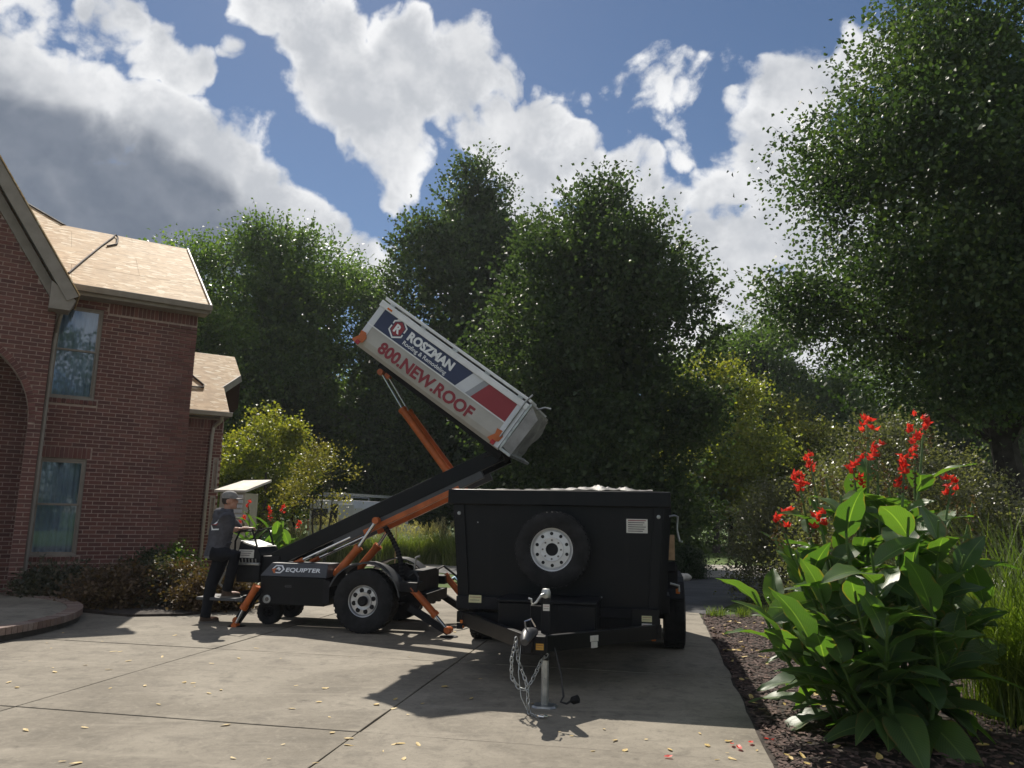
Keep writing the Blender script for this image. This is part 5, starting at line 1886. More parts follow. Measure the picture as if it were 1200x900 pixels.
for (hp, kn, an, sh) in ((HIPF, KN, AN, 0), (HIPN, KF, ANF, 0)):
    bd.tube([hp, hp.lerp(kn, .5), kn, kn.lerp(an, .35), an], [.082, .072, .055, .055, .038], 12)
    ellipsoid(bd, an + FD * .07 + UP * -.055, (.12, .042, .035), (FD, LD, UP), 12)
remeshed(bd, 'body', 'skin', man, .0065, 3)
hd = MB()
torso(hd, .03)
for (sh, el, ha) in ((SHN, ELN, HN), (SHF, ELF, HFr)):
    e2 = el.lerp(ha, .12)
    hd.tube([sh.lerp(Vector((.18, .12, 1.40)), .35), sh, sh.lerp(el, .5), el.lerp(sh, .05), e2], [.085, .088, .076, .070, .062], 14)
ellipsoid(hd, Vector((.115, .095, 1.50)), (.085, .135, .06), (FD, LD, UP))
ellipsoid(hd, Vector((.085, .08, 1.44)), (.06, .11, .08), (FD, LD, UP))
loft(hd, [((.20, .12, 1.46), .09, .105, FD, LD), ((.205, .125, 1.52), .082, .092, FD, LD), ((.21, .13, 1.545), .072, .08, FD, LD)])
for k in range(16):      # folds
    z = .93 + k * .032 + RB.uniform(-.01, .01)
    an_ = RB.uniform(-2.8, .6)
    c = Vector((.13 + .02 * (z - .9), .10, z)) + FD * (.15 * math.cos(an_)) + LD * (.185 * math.sin(an_))
    tn = (-FD * math.sin(an_) + LD * math.cos(an_)).normalized()
    ellipsoid(hd, c, (.08, .02, .012), (tn, UP.cross(tn), UP), 8)
hood = remeshed(hd, 'hooded_top', 'hoodie_cloth', man, .009, 5)
sh_ = MB()
loft(sh_, [((.11, .092, .865), .155, .190, FD, LD), ((.115, .094, .90), .158, .195, FD, LD), ((.12, .095, .95), .15, .19, FD, LD)])
remeshed(sh_, 'shirt_hem', 'shirt_cloth', man, .01, 4)
tq = MB()
loft(tq, [((.115, .095, .84), .115, .15, FD, LD), ((.115, .095, .92), .14, .178, FD, LD), ((.12, .095, .985), .138, .176, FD, LD)])
for (hp, kn, an) in ((HIPF, KN, AN), (HIPN, KF, ANF)):
    ex = Vector((0, 0, -.03)) if an is AN else Vector((0, 0, .0))
    tq.tube([hp + (Vector((0, 0, .03))), hp.lerp(kn, .5), kn, kn.lerp(an, .4), kn.lerp(an, .8), an + ex], [.112, .10, .082, .075, .068, .072], 14)
    for f_ in (.15, .5, .85):
        c = kn.lerp(an, f_)
        ellipsoid(tq, c, (.078, .072, .02), (FD, LD, UP), 8)
remeshed(tq, 'trousers', 'trouser_cloth', man, .010, 5)
for an in (AN, ANF):
    b_ = MB()
    base = an + UP * -.10
    loft(b_, [(base + FD * -.005 + UP * .13, .062, .058, FD, LD), (base + FD * .0 + UP * .07, .068, .055, FD, LD), (base + FD * .035 + UP * .03, .11, .052, FD, LD), (base + FD * .045 + UP * .004, .125, .054, FD, LD)])
    ellipsoid(b_, base + FD * .115 + UP * .035, (.075, .05, .036), (FD, LD, UP), 12)
    bt = remeshed(b_, 'boot', 'boot_leather', man, .008, 3)
    pts = [(base + FD * (.055 + .14 * math.cos(t_)) + LD * (.056 * math.sin(t_))) for t_ in np.linspace(0, 2 * math.pi, 20)[:-1]]
    MB().slab([(p_.x, p_.y) for p_ in pts], base.z + .001, base.z + .022).build('sole', 'sticker_ink', bt)
cq = MB()
vs2 = []
rings = []
for i, (zz, sc) in enumerate(((.025, 1.0), (.05, 1.0), (.085, .92), (.11, .74), (.128, .42), (.134, .08))):
    rings.append((HC + UP * zz + HD * -.008, .112 * sc, .092 * sc, HD, HL))
loft(cq, rings, 20)
cap = cq.build('cap', 'cap_cloth', man, True)
pts_t, pts_b = [], []
for i in range(13):
    a = -1.25 + i * 2.5 / 12
    pts_t.append(HC + UP * .032 + HD * (.10 * math.cos(a)) + HL * (.09 * math.sin(a)))
    pts_b.append(HC + UP * (.018 + .012 * math.cos(a)) + HD * (.10 + .085 * math.cos(a) ** .8) + HL * (.082 * math.sin(a)))
bq = MB()
bq.add(pts_t + pts_b + [p_ - UP * .008 for p_ in pts_t] + [p_ - UP * .008 for p_ in pts_b],
       [(i, i + 1, i + 14, i + 13) for i in range(12)] + [(i + 27, i + 26, i + 39, i + 40) for i in range(12)] + [(i + 13, i + 14, i + 40, i + 39) for i in range(12)] + [(0, 13, 39, 26), (12, 38, 51, 25)])
bq.build('brim', 'cap_cloth', cap, True)
MB().lathe([(.001, .006), (.008, .004), (.009, 0)], HC + UP * .133 + HD * -.008, (0, 0, 1), 8).build('button', 'cap_cloth', cap)
hq = MB()
loft(hq, [(HC + UP * .03 + HD * -.022, .09, .083, HD, HL), (HC + UP * -.02 + HD * -.03, .078, .079, HD, HL), (HC + UP * -.055 + HD * -.032, .058, .066, HD, HL)])
hq.build('hair', 'hair', man, True)
for s_ in (-1, 1):
    MB().lathe([(.001, .004), (.007, .003), (.009, 0)], HC + HL * (s_ * .033) + HD * .088 + UP * .005, HD, 8).build('eye', 'sticker_ink', man)


def back_patch(name, cx, cz, w, h, m):
    """A print that lies on the cloth of the back."""
    dirn = (-FD * .75 - LD * .66).normalized()
    tan = UP.cross(dirn).normalized()
    c = Vector((.15, .105, cz)) + dirn * .22 + tan * cx
    vs2, fs2 = [], []
    n1, n2 = 10, 4
    for i in range(n1 + 1):
        for j in range(n2 + 1):
            vs2.append(c + tan * (w * (i / n1 - .5)) + UP * (h * (j / n2 - .5)))
    for i in range(n1):
        for j in range(n2):
            b_ = i * (n2 + 1) + j
            fs2.append((b_, b_ + n2 + 1, b_ + n2 + 2, b_ + 1))
    o = MB().add(vs2, fs2).build(name, m, hood)
    s_ = o.modifiers.new('wrap', 'SHRINKWRAP')
    s_.target = hood
    s_.wrap_method = 'NEAREST_SURFACEPOINT'
    s_.wrap_mode = 'ABOVE_SURFACE'
    s_.offset = .003
    return o


back_patch('back_print', 0, 1.375, .06, .022, 'white_print')
back_patch('back_print', 0, 1.335, .10, .035, 'red_print')
back_patch('back_print', 0, 1.265, .17, .020, 'white_print')

# ------------------------------------------------------------------ trees


def top_z(px, py, y):
    return at(px, py, y).z


tree('broadleaf_tree', 'huge dark-leaved tree towering at the right edge above the red flowers', 'tree', (11.4, 17.0, -.03),
     [(4.3, 2.0), (5.0, 2.9), (5.9, 3.45), (7.0, 3.85), (8.4, 3.95), (10.2, 3.4), (11.1, 2.8), (12.4, 2.0), (13.2, 1.3), (14.3, .2)], 1900, 72, .112, 'leaf_right', 21,
     trunk_r=.36, limbs=30, spread=.42, flat=.62, lean=(-.9, -.3), bark='bark_dark', rough=.16, shell=.36, wid=.40, extra=.3, droop=.45, trunk_top=.85, core=9000, lobed=.86, lz=.5, lper=34)
tree('broadleaf_tree', 'tall pointed dark tree behind the raised container', 'tree', (-2.2, 42.0, -.03),
     [(1.5, 3.3), (4.6, 4.3), (9.3, 4.7), (13.2, 4.6), (15.6, 4.1), (18.2, 2.8), (20.2, 1.3), (21.6, .2)], 1400, 52, .21, 'leaf_centre', 22,
     trunk_r=.20, limbs=16, spread=.46, flat=1.0, rough=.2, shell=.42, extra=.8, droop=-.1, core=8000, wid=.4, lobed=.74, lz=1.0, lper=34)
tree('broadleaf_tree', 'broad dark rounded tree directly behind the black trailer', 'tree', (2.95, 26.0, -.03),
     [(.8, 2.4), (2.5, 3.2), (5, 3.7), (7.2, 3.65), (8.7, 3.35), (10.4, 2.5), (11.6, 1.7), (12.6, .8), (13.0, .2)], 1500, 46, .15, 'leaf_centre', 23,
     trunk_r=.22, limbs=18, spread=.36, flat=1.0, rough=.2, shell=.42, extra=.8, droop=-.05, core=9000, wid=.4, lobed=.74, lz=1.0, lper=34)
tree('broadleaf_tree', 'wide airy tree with visible dark limbs behind the brick house', 'tree', (-13.6, 44.0, -.03),
     [(3.0, 3.9), (6, 5.6), (10, 6.1), (13.5, 5.6), (16, 4.0), (17.9, 1.0)], 900, 60, .21, 'leaf_back', 24,
     trunk_r=.30, limbs=40, spread=.6, flat=.5, rough=.24, shell=.55, extra=.5, bark='bark_dark', core=9000)
tree('broadleaf_tree', 'light green leafy tree rising just right of the tan roof', 'tree', (-17.2, 39.0, -.03),
     [(2, 2.6), (6, 3.6), (10, 3.2), (13, 2.2), (15.6, .5)], 620, 55, .19, 'leaf_lime', 25, trunk_r=.25, limbs=14, spread=.5, flat=.6, extra=.4, core=6000)
tree('broadleaf_tree', 'slim green tree filling the gap left of the raised container', 'tree', (-7.0, 43.0, -.03),
     [(1, 2.6), (4, 3.6), (8, 3.6), (11, 2.6), (13.2, .5)], 620, 55, .19, 'leaf_back', 26, trunk_r=.22, limbs=14, spread=.5, flat=.6, extra=.4, core=7000)
tree('round_tree', 'small rounded yellow-green tree beside the low rear wing', 'tree', (at(312, 560, 26).x, 26.0, -.03),
     [(1.2, 1.1), (2.2, 1.5), (3.2, 1.35), (4.2, .9), (4.9, .15)], 420, 44, .11, 'leaf_yellow', 27, trunk_r=.10, limbs=10, spread=.2, flat=.8, extra=.3)
t6 = ground(372, 655)
tree('ornamental_tree', 'small spreading golden-leaved tree with a forked trunk by the van', 'tree', (at(374, 640, 19.5).x, 19.5, -.03),
     [(1.85, .5), (2.05, 1.05), (2.45, 1.05), (2.85, .6), (3.2, .1)], 95, 24, .065, 'leaf_gold', 28, limbs=9, spread=.16, flat=.55, extra=.5, shell=.6,
     stems=[(.0, 0, .05, .78), (.10, .05, .045, .72), (-.09, -.03, .04, .72)], bark='bark_dark')
# right hand woodland edge
for (px, ptop, y, r_, m_, lab, sd) in (
        (838, 432, 40, 3.2, 'leaf_yellow', 'yellow-green tree at the wood edge right of the trailer', 31),
        (900, 342, 50, 4.8, 'leaf_back', 'tall olive tree behind the yellow-green trees on the right', 32),
        (925, 470, 44, 2.8, 'leaf_yellow', 'yellowish tree just left of the canna blooms', 33),
        (990, 405, 46, 3.6, 'leaf_back', 'mid green tree seen under the left side of the huge right tree', 34),
        (1085, 430, 50, 4.5, 'leaf_lime', 'light green tree seen below the huge crown at far right', 35),
        (1180, 420, 46, 4.2, 'leaf_back', 'green tree low behind the trunk at the right edge', 36),
        (856, 350, 52, 4.2, 'leaf_wood', 'dark tree peeping over the trailer-side tree on its right', 37)):
    x = at(px, 600, y).x
    h = top_z(px, ptop, y)
    tree('broadleaf_tree', lab, 'tree', (x, y, -.03), [(h * .22, r_ * .6), (h * .4, r_), (h * .62, r_), (h * .82, r_ * .65), (h, r_ * .1)], 430, 52, .19, m_, sd,
         trunk_r=.17, limbs=12, spread=.48, flat=.6, extra=.4, bark='bark_dark', group='trees along the wood edge', core=4500)
# deep wood: thin trunks one can tell apart, crowns merging in the shade
RT = random.Random(8)
wood_labels = ['leftmost thin shaded tree of the dark wood', 'thin shaded tree of the dark wood behind the golden tree', 'thin shaded tree of the wood left of the tipped container',
               'thin shaded tree of the wood under the boom', 'thin shaded tree of the wood above the grasses', 'thin shaded tree of the wood left of the trailer rim',
               'thin shaded tree of the wood behind the trailer', 'shaded tree of the wood just right of the trailer', 'shaded straight tree of the wood between trailer and olive shrub',
               'shaded tree of the wood behind the olive shrub', 'shaded tree of the wood behind the canna plant', 'shaded tree of the wood right of the canna plant', 'rightmost shaded tree of the dark wood']
for i, px in enumerate((180, 265, 345, 430, 478, 520, 640, 790, 838, 890, 960, 1050, 1150)):
    y = RT.uniform(47, 57)
    x = at(px, 600, y).x
    h = RT.uniform(10.5, 13) * (1.0 if px > 300 else .95)
    tree('woodland_tree', wood_labels[i], 'tree', (x, y, -.03), [(h * .25, 2.6), (h * .45, 3.8), (h * .7, 3.4), (h, .5)], 330, 46, .24, 'leaf_wood', 60 + i, trunk_r=.16, limbs=8, spread=.6, flat=.6,
         bark='bark_dark', group='trees of the dark wood', trunk_top=.9)
# undergrowth of the wood: one leafy mass nobody could count
rg = np.random.default_rng(77)
n = 2600
Cn = np.stack([rg.uniform(-42, 48, n), rg.uniform(50, 62, n), rg.uniform(.1, 1, n) ** .8 * 5.2], 1)
Cn[:, 2] *= .6 + .4 * np.sin(Cn[:, 0] * .55) ** 2
On = np.stack([rg.normal(size=n) * .4, np.full(n, -.5), np.full(n, .6)], 1)
On /= np.linalg.norm(On, axis=1, keepdims=True)
P, D, LL = sprays(Cn, On, 36, .75, .7, .30, rg)
P[:, 2] = np.maximum(P[:, 2], 0)
tag(put('undergrowth', foliage_mesh('undergrowth', P, D, LL, .36, 'leaf_wood', rg)), 'shaded leafy undergrowth of the dark wood', 'undergrowth', kind='stuff')
# the far side of the garden behind the viewer, seen only as reflections in the panes
tree('conifer_tree', 'dark pointed tree mirrored in the upper window pane', 'tree', (20.0, -25.0, -.03),
     [(1, 2.2), (5, 2.3), (9, 2.2), (12, 1.9), (14, 1.2), (15.2, .2)], 420, 40, .3, 'leaf_wood', 90, trunk_r=.25, limbs=8, spread=.7, flat=.6)

# ------------------------------------------------------------------ shrubs and bed plants
b = ground(902, 692)
shrub('olive_shrub', 'tall greyish olive shrub at the bend of the asphalt drive', 'shrub', (at(915, 690, 15.5).x, 15.5, -.02), .92, .9, 2.2, 700, 30, .055, 'leaf_olive', 41, spread=.13, rough=.2, shell=.35)
shrub('olive_shrub', 'wide greyish olive shrub behind the red canna blooms', 'shrub', (at(1050, 690, 12.2).x, 12.2, -.02), 1.55, 1.2, 3.05, 1100, 32, .055, 'leaf_olive', 42, spread=.15, rough=.2, shell=.35)
shrub('olive_shrub', 'lower olive shrub in front of the leaning trunk at right', 'shrub', (at(1150, 690, 12.8).x, 12.8, -.02), 1.1, 1.0, 2.3, 650, 30, .055, 'leaf_olive', 43, spread=.14, rough=.2, shell=.35)
shrub('clipped_shrub', 'small rounded dark green shrub beside the trailer wheel', 'shrub', (at(806, 668, 21.5).x, 21.5, -.02), .55, .5, .72, 300, 30, .05, 'leaf_box', 44, spread=.08)
mb = MB()
ellipsoid(mb, (0, 0, .07), (.22, .16, .11), n=10)
rk = mb.build('boulder', 'stone', None, True)
rk.location = at(801, 668, 20.6) * 1
rk.location.z = 0
tag(rk, 'pale boulder by the small dark shrub next to the trailer', 'rock')
d_ = rk.modifiers.new('d', 'DISPLACE')
tx = bpy.data.textures.new('lump', 'CLOUDS')
tx.noise_scale = .15
d_.texture = tx
d_.strength = .06
# foundation bed in front of the house
bed = [ground(x, y) for x, y in ((80, 716), (150, 723), (215, 722), (262, 716), (300, 708), (330, 698))]
hw = [HF.world(1.4, 2.9), HF.world(.05, 2.9), HF.world(.05, -.05), HF.world(-2.45, -.05), HF.world(-2.45, -.75)]
mb = MB()
pl = [(p_.x, p_.y) for p_ in bed] + [(p_.x, p_.y) for p_ in hw]
mb.slab(pl, -.05, .035)
tag(mb.build('foundation_bed', 'soil'), kind='structure')
bl = [
    ((52, 700), .42, .34, .42, 'leaf_dark', 'dark dry shrub nearest the curved step'),
    ((85, 697), .45, .36, .40, 'leaf_dark', 'dark straggly shrub below the lower window'),
    ((118, 706), .50, .40, .45, 'leaf_brown', 'brown withered shrub under the window sill'),
    ((150, 704), .48, .40, .50, 'leaf_brown', 'brown shrub in the middle of the foundation bed'),
    ((182, 702), .50, .42, .55, 'leaf_dark', 'dark shrub at the brick corner'),
    ((170, 690), .5, .40, .62, 'leaf_box', 'green shaded shrub against the brick wall'),
    ((204, 684), .42, .40, .68, 'leaf_lime', 'bright sunlit green shrub at the house corner'),
    ((210, 702), .42, .36, .50, 'leaf_brown', 'reddish brown shrub behind the standing person'),
    ((232, 708), .35, .28, .32, 'leaf_brown', 'low brown shrub behind the person legs'),
    ((268, 706), .36, .28, .34, 'leaf_brown', 'low brown shrub beneath the platform'),
    ((265, 664), .45, .40, .62, 'leaf_lime', 'light green shrub between the person and the machine')]
for i, ((px, py), rx_, ry_, h_, m_, lab) in enumerate(bl):
    p_ = ground(px, py + 8)
    shrub('bed_shrub', lab, 'shrub', (p_.x, p_.y, .03), rx_, ry_, h_, 170, 22, .06, m_, 200 + i, group='shrubs of the foundation bed', spread=.09, rough=.3, shell=.5)
# low edging stones against the brick
for i, (px, py, w) in enumerate(((100, 676, .35), (125, 676, .4), (145, 675, .3), (222, 672, .4))):
    p_ = at(px, py, 13.6 + (2 if px > 200 else 0))
    mb = MB()
    ellipsoid(mb, (0, 0, .09), (w * .6, .14, .10), (Vector((math.cos(HF.yaw), math.sin(HF.yaw), 0)), Vector((-math.sin(HF.yaw), math.cos(HF.yaw), 0)), UP), 8)
    o = mb.build('edging_stone', 'stone', None, True)
    o.location = (p_.x, p_.y, .30)
    o.location.z = .035
    tag(o, ('grey edging stone under the window, left of two others', 'grey edging stone under the window, middle of three', 'grey edging stone under the window, nearest the house corner', 'grey edging stone behind the person back')[i], 'stone', 'edging stones of the bed')

# ------------------------------------------------------------------ cannas


def canna_leaf_mesh(seed):
    rg_ = random.Random(seed)
    nl, nw = 12, 6
    vs2, fs2, uv = [], [], []
    arch = rg_.uniform(.25, .75)
    tw = rg_.uniform(-.5, .5)
    wv_ = rg_.uniform(.008, .025)
    fold = rg_.uniform(.15, .45)
    for i in range(nl + 1):
        f_ = i / nl
        w = .185 * (math.sin(math.pi * min(1, f_ ** .72)) ** .85) + .006
        if f_ > .9:
            w *= 1 - (f_ - .9) * 4
        for j in range(nw + 1):
            s_ = (j / nw - .5) * 2
            x = f_
            y = s_ * w
            z = .28 * f_ - arch * f_ * f_ + abs(s_) * w * fold + wv_ * math.sin(f_ * 17 + s_ * 2.2) * abs(s_)
            a = tw * f_
            y, z = y * math.cos(a) - (z * .0) * math.sin(a), z + y * math.sin(a)
            vs2.append((x, y, z))
            uv.append((j / nw, f_))
    for i in range(nl):
        for j in range(nw):
            b_ = i * (nw + 1) + j
            fs2.append((b_, b_ + 1, b_ + nw + 2, b_ + nw + 1))
    me = bpy.data.meshes.new('canna_leaf')
    me.from_pydata(vs2, [], fs2)
    l = me.uv_layers.new(name='UVMap')
    for lp in me.loops:
        l.data[lp.index].uv = uv[lp.vertex_index]
    me.shade_smooth()
    me.materials.append(MATS['canna_leaf'])
    return me


CL_M = [canna_leaf_mesh(300 + i) for i in range(9)]


def bloom(parent, tip, s_, rg_, spent=False):
    """A spike of ragged red petals on the stem end."""
    P, D, LL = [], [], []
    nf = 5 if not spent else 5
    for k in range(nf):
        c = np.array(tip) + np.array([rg_.normal() * .022 * s_, rg_.normal() * .022 * s_, -.05 * s_ + .03 * k * s_])
        for q in range(9 if not spent else 5):
            d = rg_.normal(size=3)
            d[2] = abs(d[2]) * 1.1 + .35
            P.append(c)
            D.append(d)
            LL.append((.062 if not spent else .036) * s_ * rg_.uniform(.6, 1.2))
    me = foliage_mesh('bloom' if not spent else 'seed_head', np.array(P), np.array(D), np.array(LL), .24, 'red_petal' if not spent else 'leaf_brown', rg_, .2, .2)
    return tag(put('bloom' if not spent else 'seed_head', me, parent), kind='stuff' if spent else None)


def canna(name, label, base, stems, s_, seed):
    """stems: (foot x, y, tip x, y, z, kind, leaves); coordinates relative to base."""
    rg_ = np.random.default_rng(seed)
    t_ = thing(name, label, 'plant', base)
    for (fx, fy, tx_, ty_, tz, kind, nlv) in stems:
        f_, e = Vector((fx, fy, -.02)), Vector((tx_, ty_, tz))
        m1 = f_.lerp(e, .5) + Vector((rg_.normal() * .03 * s_, rg_.normal() * .03 * s_, tz * .04))
        pts = [f_, f_.lerp(m1, .5) + Vector((0, 0, tz * .02)), m1, m1.lerp(e, .5), e]
        MB().tube(pts, [.018 * s_, .017 * s_, .014 * s_, .011 * s_, .008 * s_], 7).build('stem', 'canna_stem', t_, True)
        ztop = .86 if kind else .97
        yaw0 = rg_.uniform(0, 6.28)
        nlv = int(nlv * 1.35)
        for k in range(nlv):
            q = .12 + (ztop - .12) * (k + .3 * rg_.uniform()) / nlv
            g_ = q * 4
            i0 = min(int(g_), 3)
            p_ = pts[i0].lerp(pts[i0 + 1], g_ - i0)
            yaw = yaw0 + k * 2.6 + rg_.normal() * .4
            up_ = rg_.uniform(.3, .95) + .25 * (q > .7) - .65 * (q < .3)
            L_ = s_ * rg_.uniform(.38, .62) * (1.05 if q < .6 else .85)
            put('leaf', CL_M[rg_.integers(9)], t_, p_, (rg_.normal() * .3, -up_ + .12, yaw), (L_, L_ * rg_.uniform(1.0, 1.35), L_))
        if kind == 1:
            bloom(t_, e, s_, rg_)
            for k in range(3):
                bloom(t_, e + Vector((rg_.normal() * .025, rg_.normal() * .025, (-.10 - .055 * k) * s_)), s_ * .75, rg_, True)
            if rg_.uniform() < .75:
                bloom(t_, e + Vector((rg_.normal() * .03, rg_.normal() * .03, -.13 * s_)), s_ * .7, rg_, rg_.uniform() < .6)
        elif kind == 2:
            for k in range(4):
                bloom(t_, e + Vector((rg_.normal() * .03, rg_.normal() * .03, -.06 * k * s_)), s_ * .8, rg_, True)
    return t_


cb_ = ground(1052, 850)
cb_.z = -.004
tips = [(950, 545, 6.3, 1, 6), (937, 568, 6.1, 1, 5), (1017, 500, 6.2, 1, 6), (1027, 532, 6.0, 1, 6), (1072, 513, 5.9, 1, 6), (1060, 548, 5.7, 1, 6), (1114, 572, 6.0, 1, 6), (1083, 497, 6.2, 1, 5),
        (915, 610, 6.2, 1, 5), (960, 612, 6.0, 1, 5), (1001, 525, 6.4, 2, 5), (968, 560, 6.4, 2, 5), (1040, 560, 6.4, 2, 5), (1140, 590, 6.2, 2, 5), (1000, 548, 6.1, 1, 5),
        (985, 580, 5.6, 0, 7), (1060, 600, 5.2, 0, 7), (1100, 610, 5.4, 0, 7), (930, 650, 5.8, 0, 7), (900, 700, 6.2, 0, 6), (1130, 650, 5.5, 0, 7), (1020, 640, 5.15, 0, 7), (960, 690, 5.5, 0, 6), (1090, 700, 5.2, 0, 6), (1140, 720, 5.6, 0, 6), (880, 690, 6.0, 0, 5), (905, 735, 5.7, 0, 6), (940, 740, 5.4, 0, 6), (1040, 720, 4.95, 0, 7), (1000, 690, 5.2, 0, 7), (1160, 690, 5.8, 0, 6), (1120, 760, 5.3, 0, 6), (985, 770, 5.3, 0, 6)]
RS = random.Random(4)
stems = []
for (px, py, y, k, nl) in tips:
    e = at(px, py, y + .15) - cb_
    stems.append((e.x * .45 + RS.uniform(-.1, .1), (e.y) * .5 + .1 + RS.uniform(-.12, .12), e.x, e.y, e.z, k, nl))
canna('canna_plant', 'big clump of red-flowered canna with broad green leaves in the mulch bed', cb_, stems, 1.0, 51)
sb = at(320, 650, 15.0)
sb.z = -.02
tips = [(291, 592, 14.6, 1, 5), (317, 600, 15, 1, 5), (331, 598, 14.8, 1, 5), (350, 616, 15, 1, 4), (284, 610, 14.6, 1, 5), (300, 615, 14.5, 0, 6), (325, 622, 14.6, 0, 6), (340, 632, 14.8, 0, 6), (310, 630, 14.4, 0, 6), (352, 640, 14.8, 0, 5)]
stems = []
for (px, py, y, k, nl) in tips:
    e = at(px, py, y) - sb
    stems.append((e.x * .5, e.y * .5, e.x, e.y, e.z, k, nl))
canna('canna_plant', 'smaller red-flowered canna clump growing behind the lift controls', sb, stems, .95, 52)

# ornamental grass at the right edge and the row on the lawn
gp_ = ground(1215, 838)
grass_clump('ornamental_grass', 'fine arching ornamental grass at the right edge beside the canna', (gp_.x - .12, gp_.y - .15, -.01), 1.8, .6, 2400, .007, 'grass_green', 71, segs=7, lean=1.15)
labs = ['pale plumed grass clump nearest the golden tree', 'pale plumed grass clump under the boom', 'plumed grass clump behind the lift rams', 'plumed grass clump behind the hose',
        'plumed grass clump right of the wooden handle', 'tall plumed grass clump in the gap beside the trailer', 'last plumed grass clump of the row, touching the trailer edge', 'plumed grass clump left of the rams']
for i, px in enumerate((352, 378, 432, 458, 487, 512, 535, 405)):
    q = at(px, 655, 25.2 + (i % 3) * .35)
    grass_clump('fountain_grass', labs[i], (q.x, q.y, -.03), 1.12 + .12 * (i % 2), .75, 900, .022, 'grass_far', 80 + i, 'row of fountain grasses', 70, 4, .75)
q = ground(905, 712)
for i in range(5):
    g_ = SITE.world(1.0 + .45 * i + RT.uniform(-.1, .1), 13.2 + .1 * i + RT.uniform(-.2, .3))
    grass_clump('grass_tuft', ('wispy grass tuft at the drive corner of the mulch bed', 'wispy grass tuft, second from the drive corner', 'wispy grass tuft, middle one at the bed end', 'wispy grass tuft, fourth from the drive corner', 'wispy grass tuft nearest the olive shrub')[i], (g_.x, g_.y, -.01), .20, .26, 120, .008, 'grass_green', 110 + i, 'grass tufts at the bed end', 0, 3, .6, 'grass tuft')

# ------------------------------------------------------------------ mulch chips
rg = np.random.default_rng(12)
n = 26000
uu = .76 + rg.uniform(0, 1, n) ** 1.4 * 5.6
vv = rg.uniform(3.2, 13.4, n)
base = np.stack([uu, vv], 1)
xy = base @ np.array([[SITE.u[0], SITE.u[1]], [SITE.v[0], SITE.v[1]]])
ang = rg.uniform(0, 6.28, n)
ln_ = rg.uniform(.012, .034, n)
wd = rg.uniform(.005, .012, n)
tilt_ = rg.uniform(-.5, .5, n)
zz = rg.uniform(-.004, .022, n)
dx, dy = np.cos(ang), np.sin(ang)
V = np.empty((n, 4, 3))
for k, (a, b) in enumerate(((-1, -1), (1, -1), (1, 1), (-1, 1))):
    V[:, k, 0] = xy[:, 0] + dx * ln_ * a - dy * wd * b
    V[:, k, 1] = xy[:, 1] + dy * ln_ * a + dx * wd * b
    V[:, k, 2] = zz + a * ln_ * np.sin(tilt_) * .5 + b * wd * .3 + .004
me = bpy.data.meshes.new('mulch')
me.vertices.add(n * 4)
me.vertices.foreach_set('co', V.reshape(-1))
me.loops.add(n * 4)
me.loops.foreach_set('vertex_index', np.arange(n * 4, dtype=np.int32))
me.polygons.add(n)
me.polygons.foreach_set('loop_start', np.arange(0, n * 4, 4, dtype=np.int32))
me.polygons.foreach_set('loop_total', np.full(n, 4, dtype=np.int32))
me.update(calc_edges=True)
me.materials.append(MATS['mulch'])
tag(put('mulch', me), 'brown wood chip mulch covering the garden bed', 'mulch', kind='stuff')

# ------------------------------------------------------------------ fallen leaves and petals


def litter_mesh(seed, m):
    rg_ = random.Random(seed)
    vs2 = [(0, 0, .002)]
    k = 8
    for i in range(k):
        a = 2 * math.pi * i / k
        r_ = (1 if i else 1.35) * rg_.uniform(.75, 1.1)
        vs2.append((r_ * math.cos(a), .62 * r_ * math.sin(a), rg_.uniform(.02, .35)))
    me_ = bpy.data.meshes.new('litter')
    me_.from_pydata(vs2, [], [(0, i, i % k + 1) for i in range(1, k + 1)])
    me_.materials.append(MATS[m])
    return me_


LM = [litter_mesh(i, 'fallen_yellow') for i in range(5)]
PM = [litter_mesh(20 + i, 'red_petal') for i in range(2)]
RL = random.Random(6)
seen = [(10, 800), (20, 806), (55, 754), (74, 742), (113, 741), (132, 764), (141, 764), (30, 856), (99, 853), (73, 893), (90, 895), (129, 807), (127, 785), (64, 788), (62, 783), (226, 801), (216, 800), (186, 826), (170, 804), (228, 805), (245, 813), (248, 778),
        (259, 809), (265, 850), (273, 889), (315, 890), (329, 772), (332, 873), (342, 831), (347, 804), (374, 823), (381, 807), (386, 841), (389, 859), (409, 866), (408, 874), (441, 826), (461, 831), (463, 820), (478, 838), (369, 895), (462, 873), (449, 881), (473, 890), (490, 873),
        (552, 819), (563, 796), (584, 745), (624, 825), (656, 858), (670, 863), (708, 855), (721, 868), (757, 867), (785, 879), (820, 860), (829, 874), (853, 869), (852, 883), (858, 890), (840, 891), (887, 880), (695, 881), (732, 880), (495, 825), (470, 872), (533, 741), (521, 805),
        (150, 775), (190, 770), (300, 760), (410, 770), (280, 772), (205, 745), (120, 752), (480, 770), (60, 760), (35, 775), (100, 780)]
for i, (px, py) in enumerate(seen):
    p_ = ground(px, py)
    s_ = RL.uniform(.012, .04)
    o = put('fallen_leaf', LM[i % 5], None, (p_.x, p_.y, .005), (RL.uniform(-.15, .15), RL.uniform(-.15, .15), RL.uniform(0, 6.28)), (s_, s_ * RL.uniform(.6, 1.1), s_ * .3))
    tag(o, 'yellow fallen leaf lying on the concrete driveway', 'leaf', 'fallen leaves on the driveway')
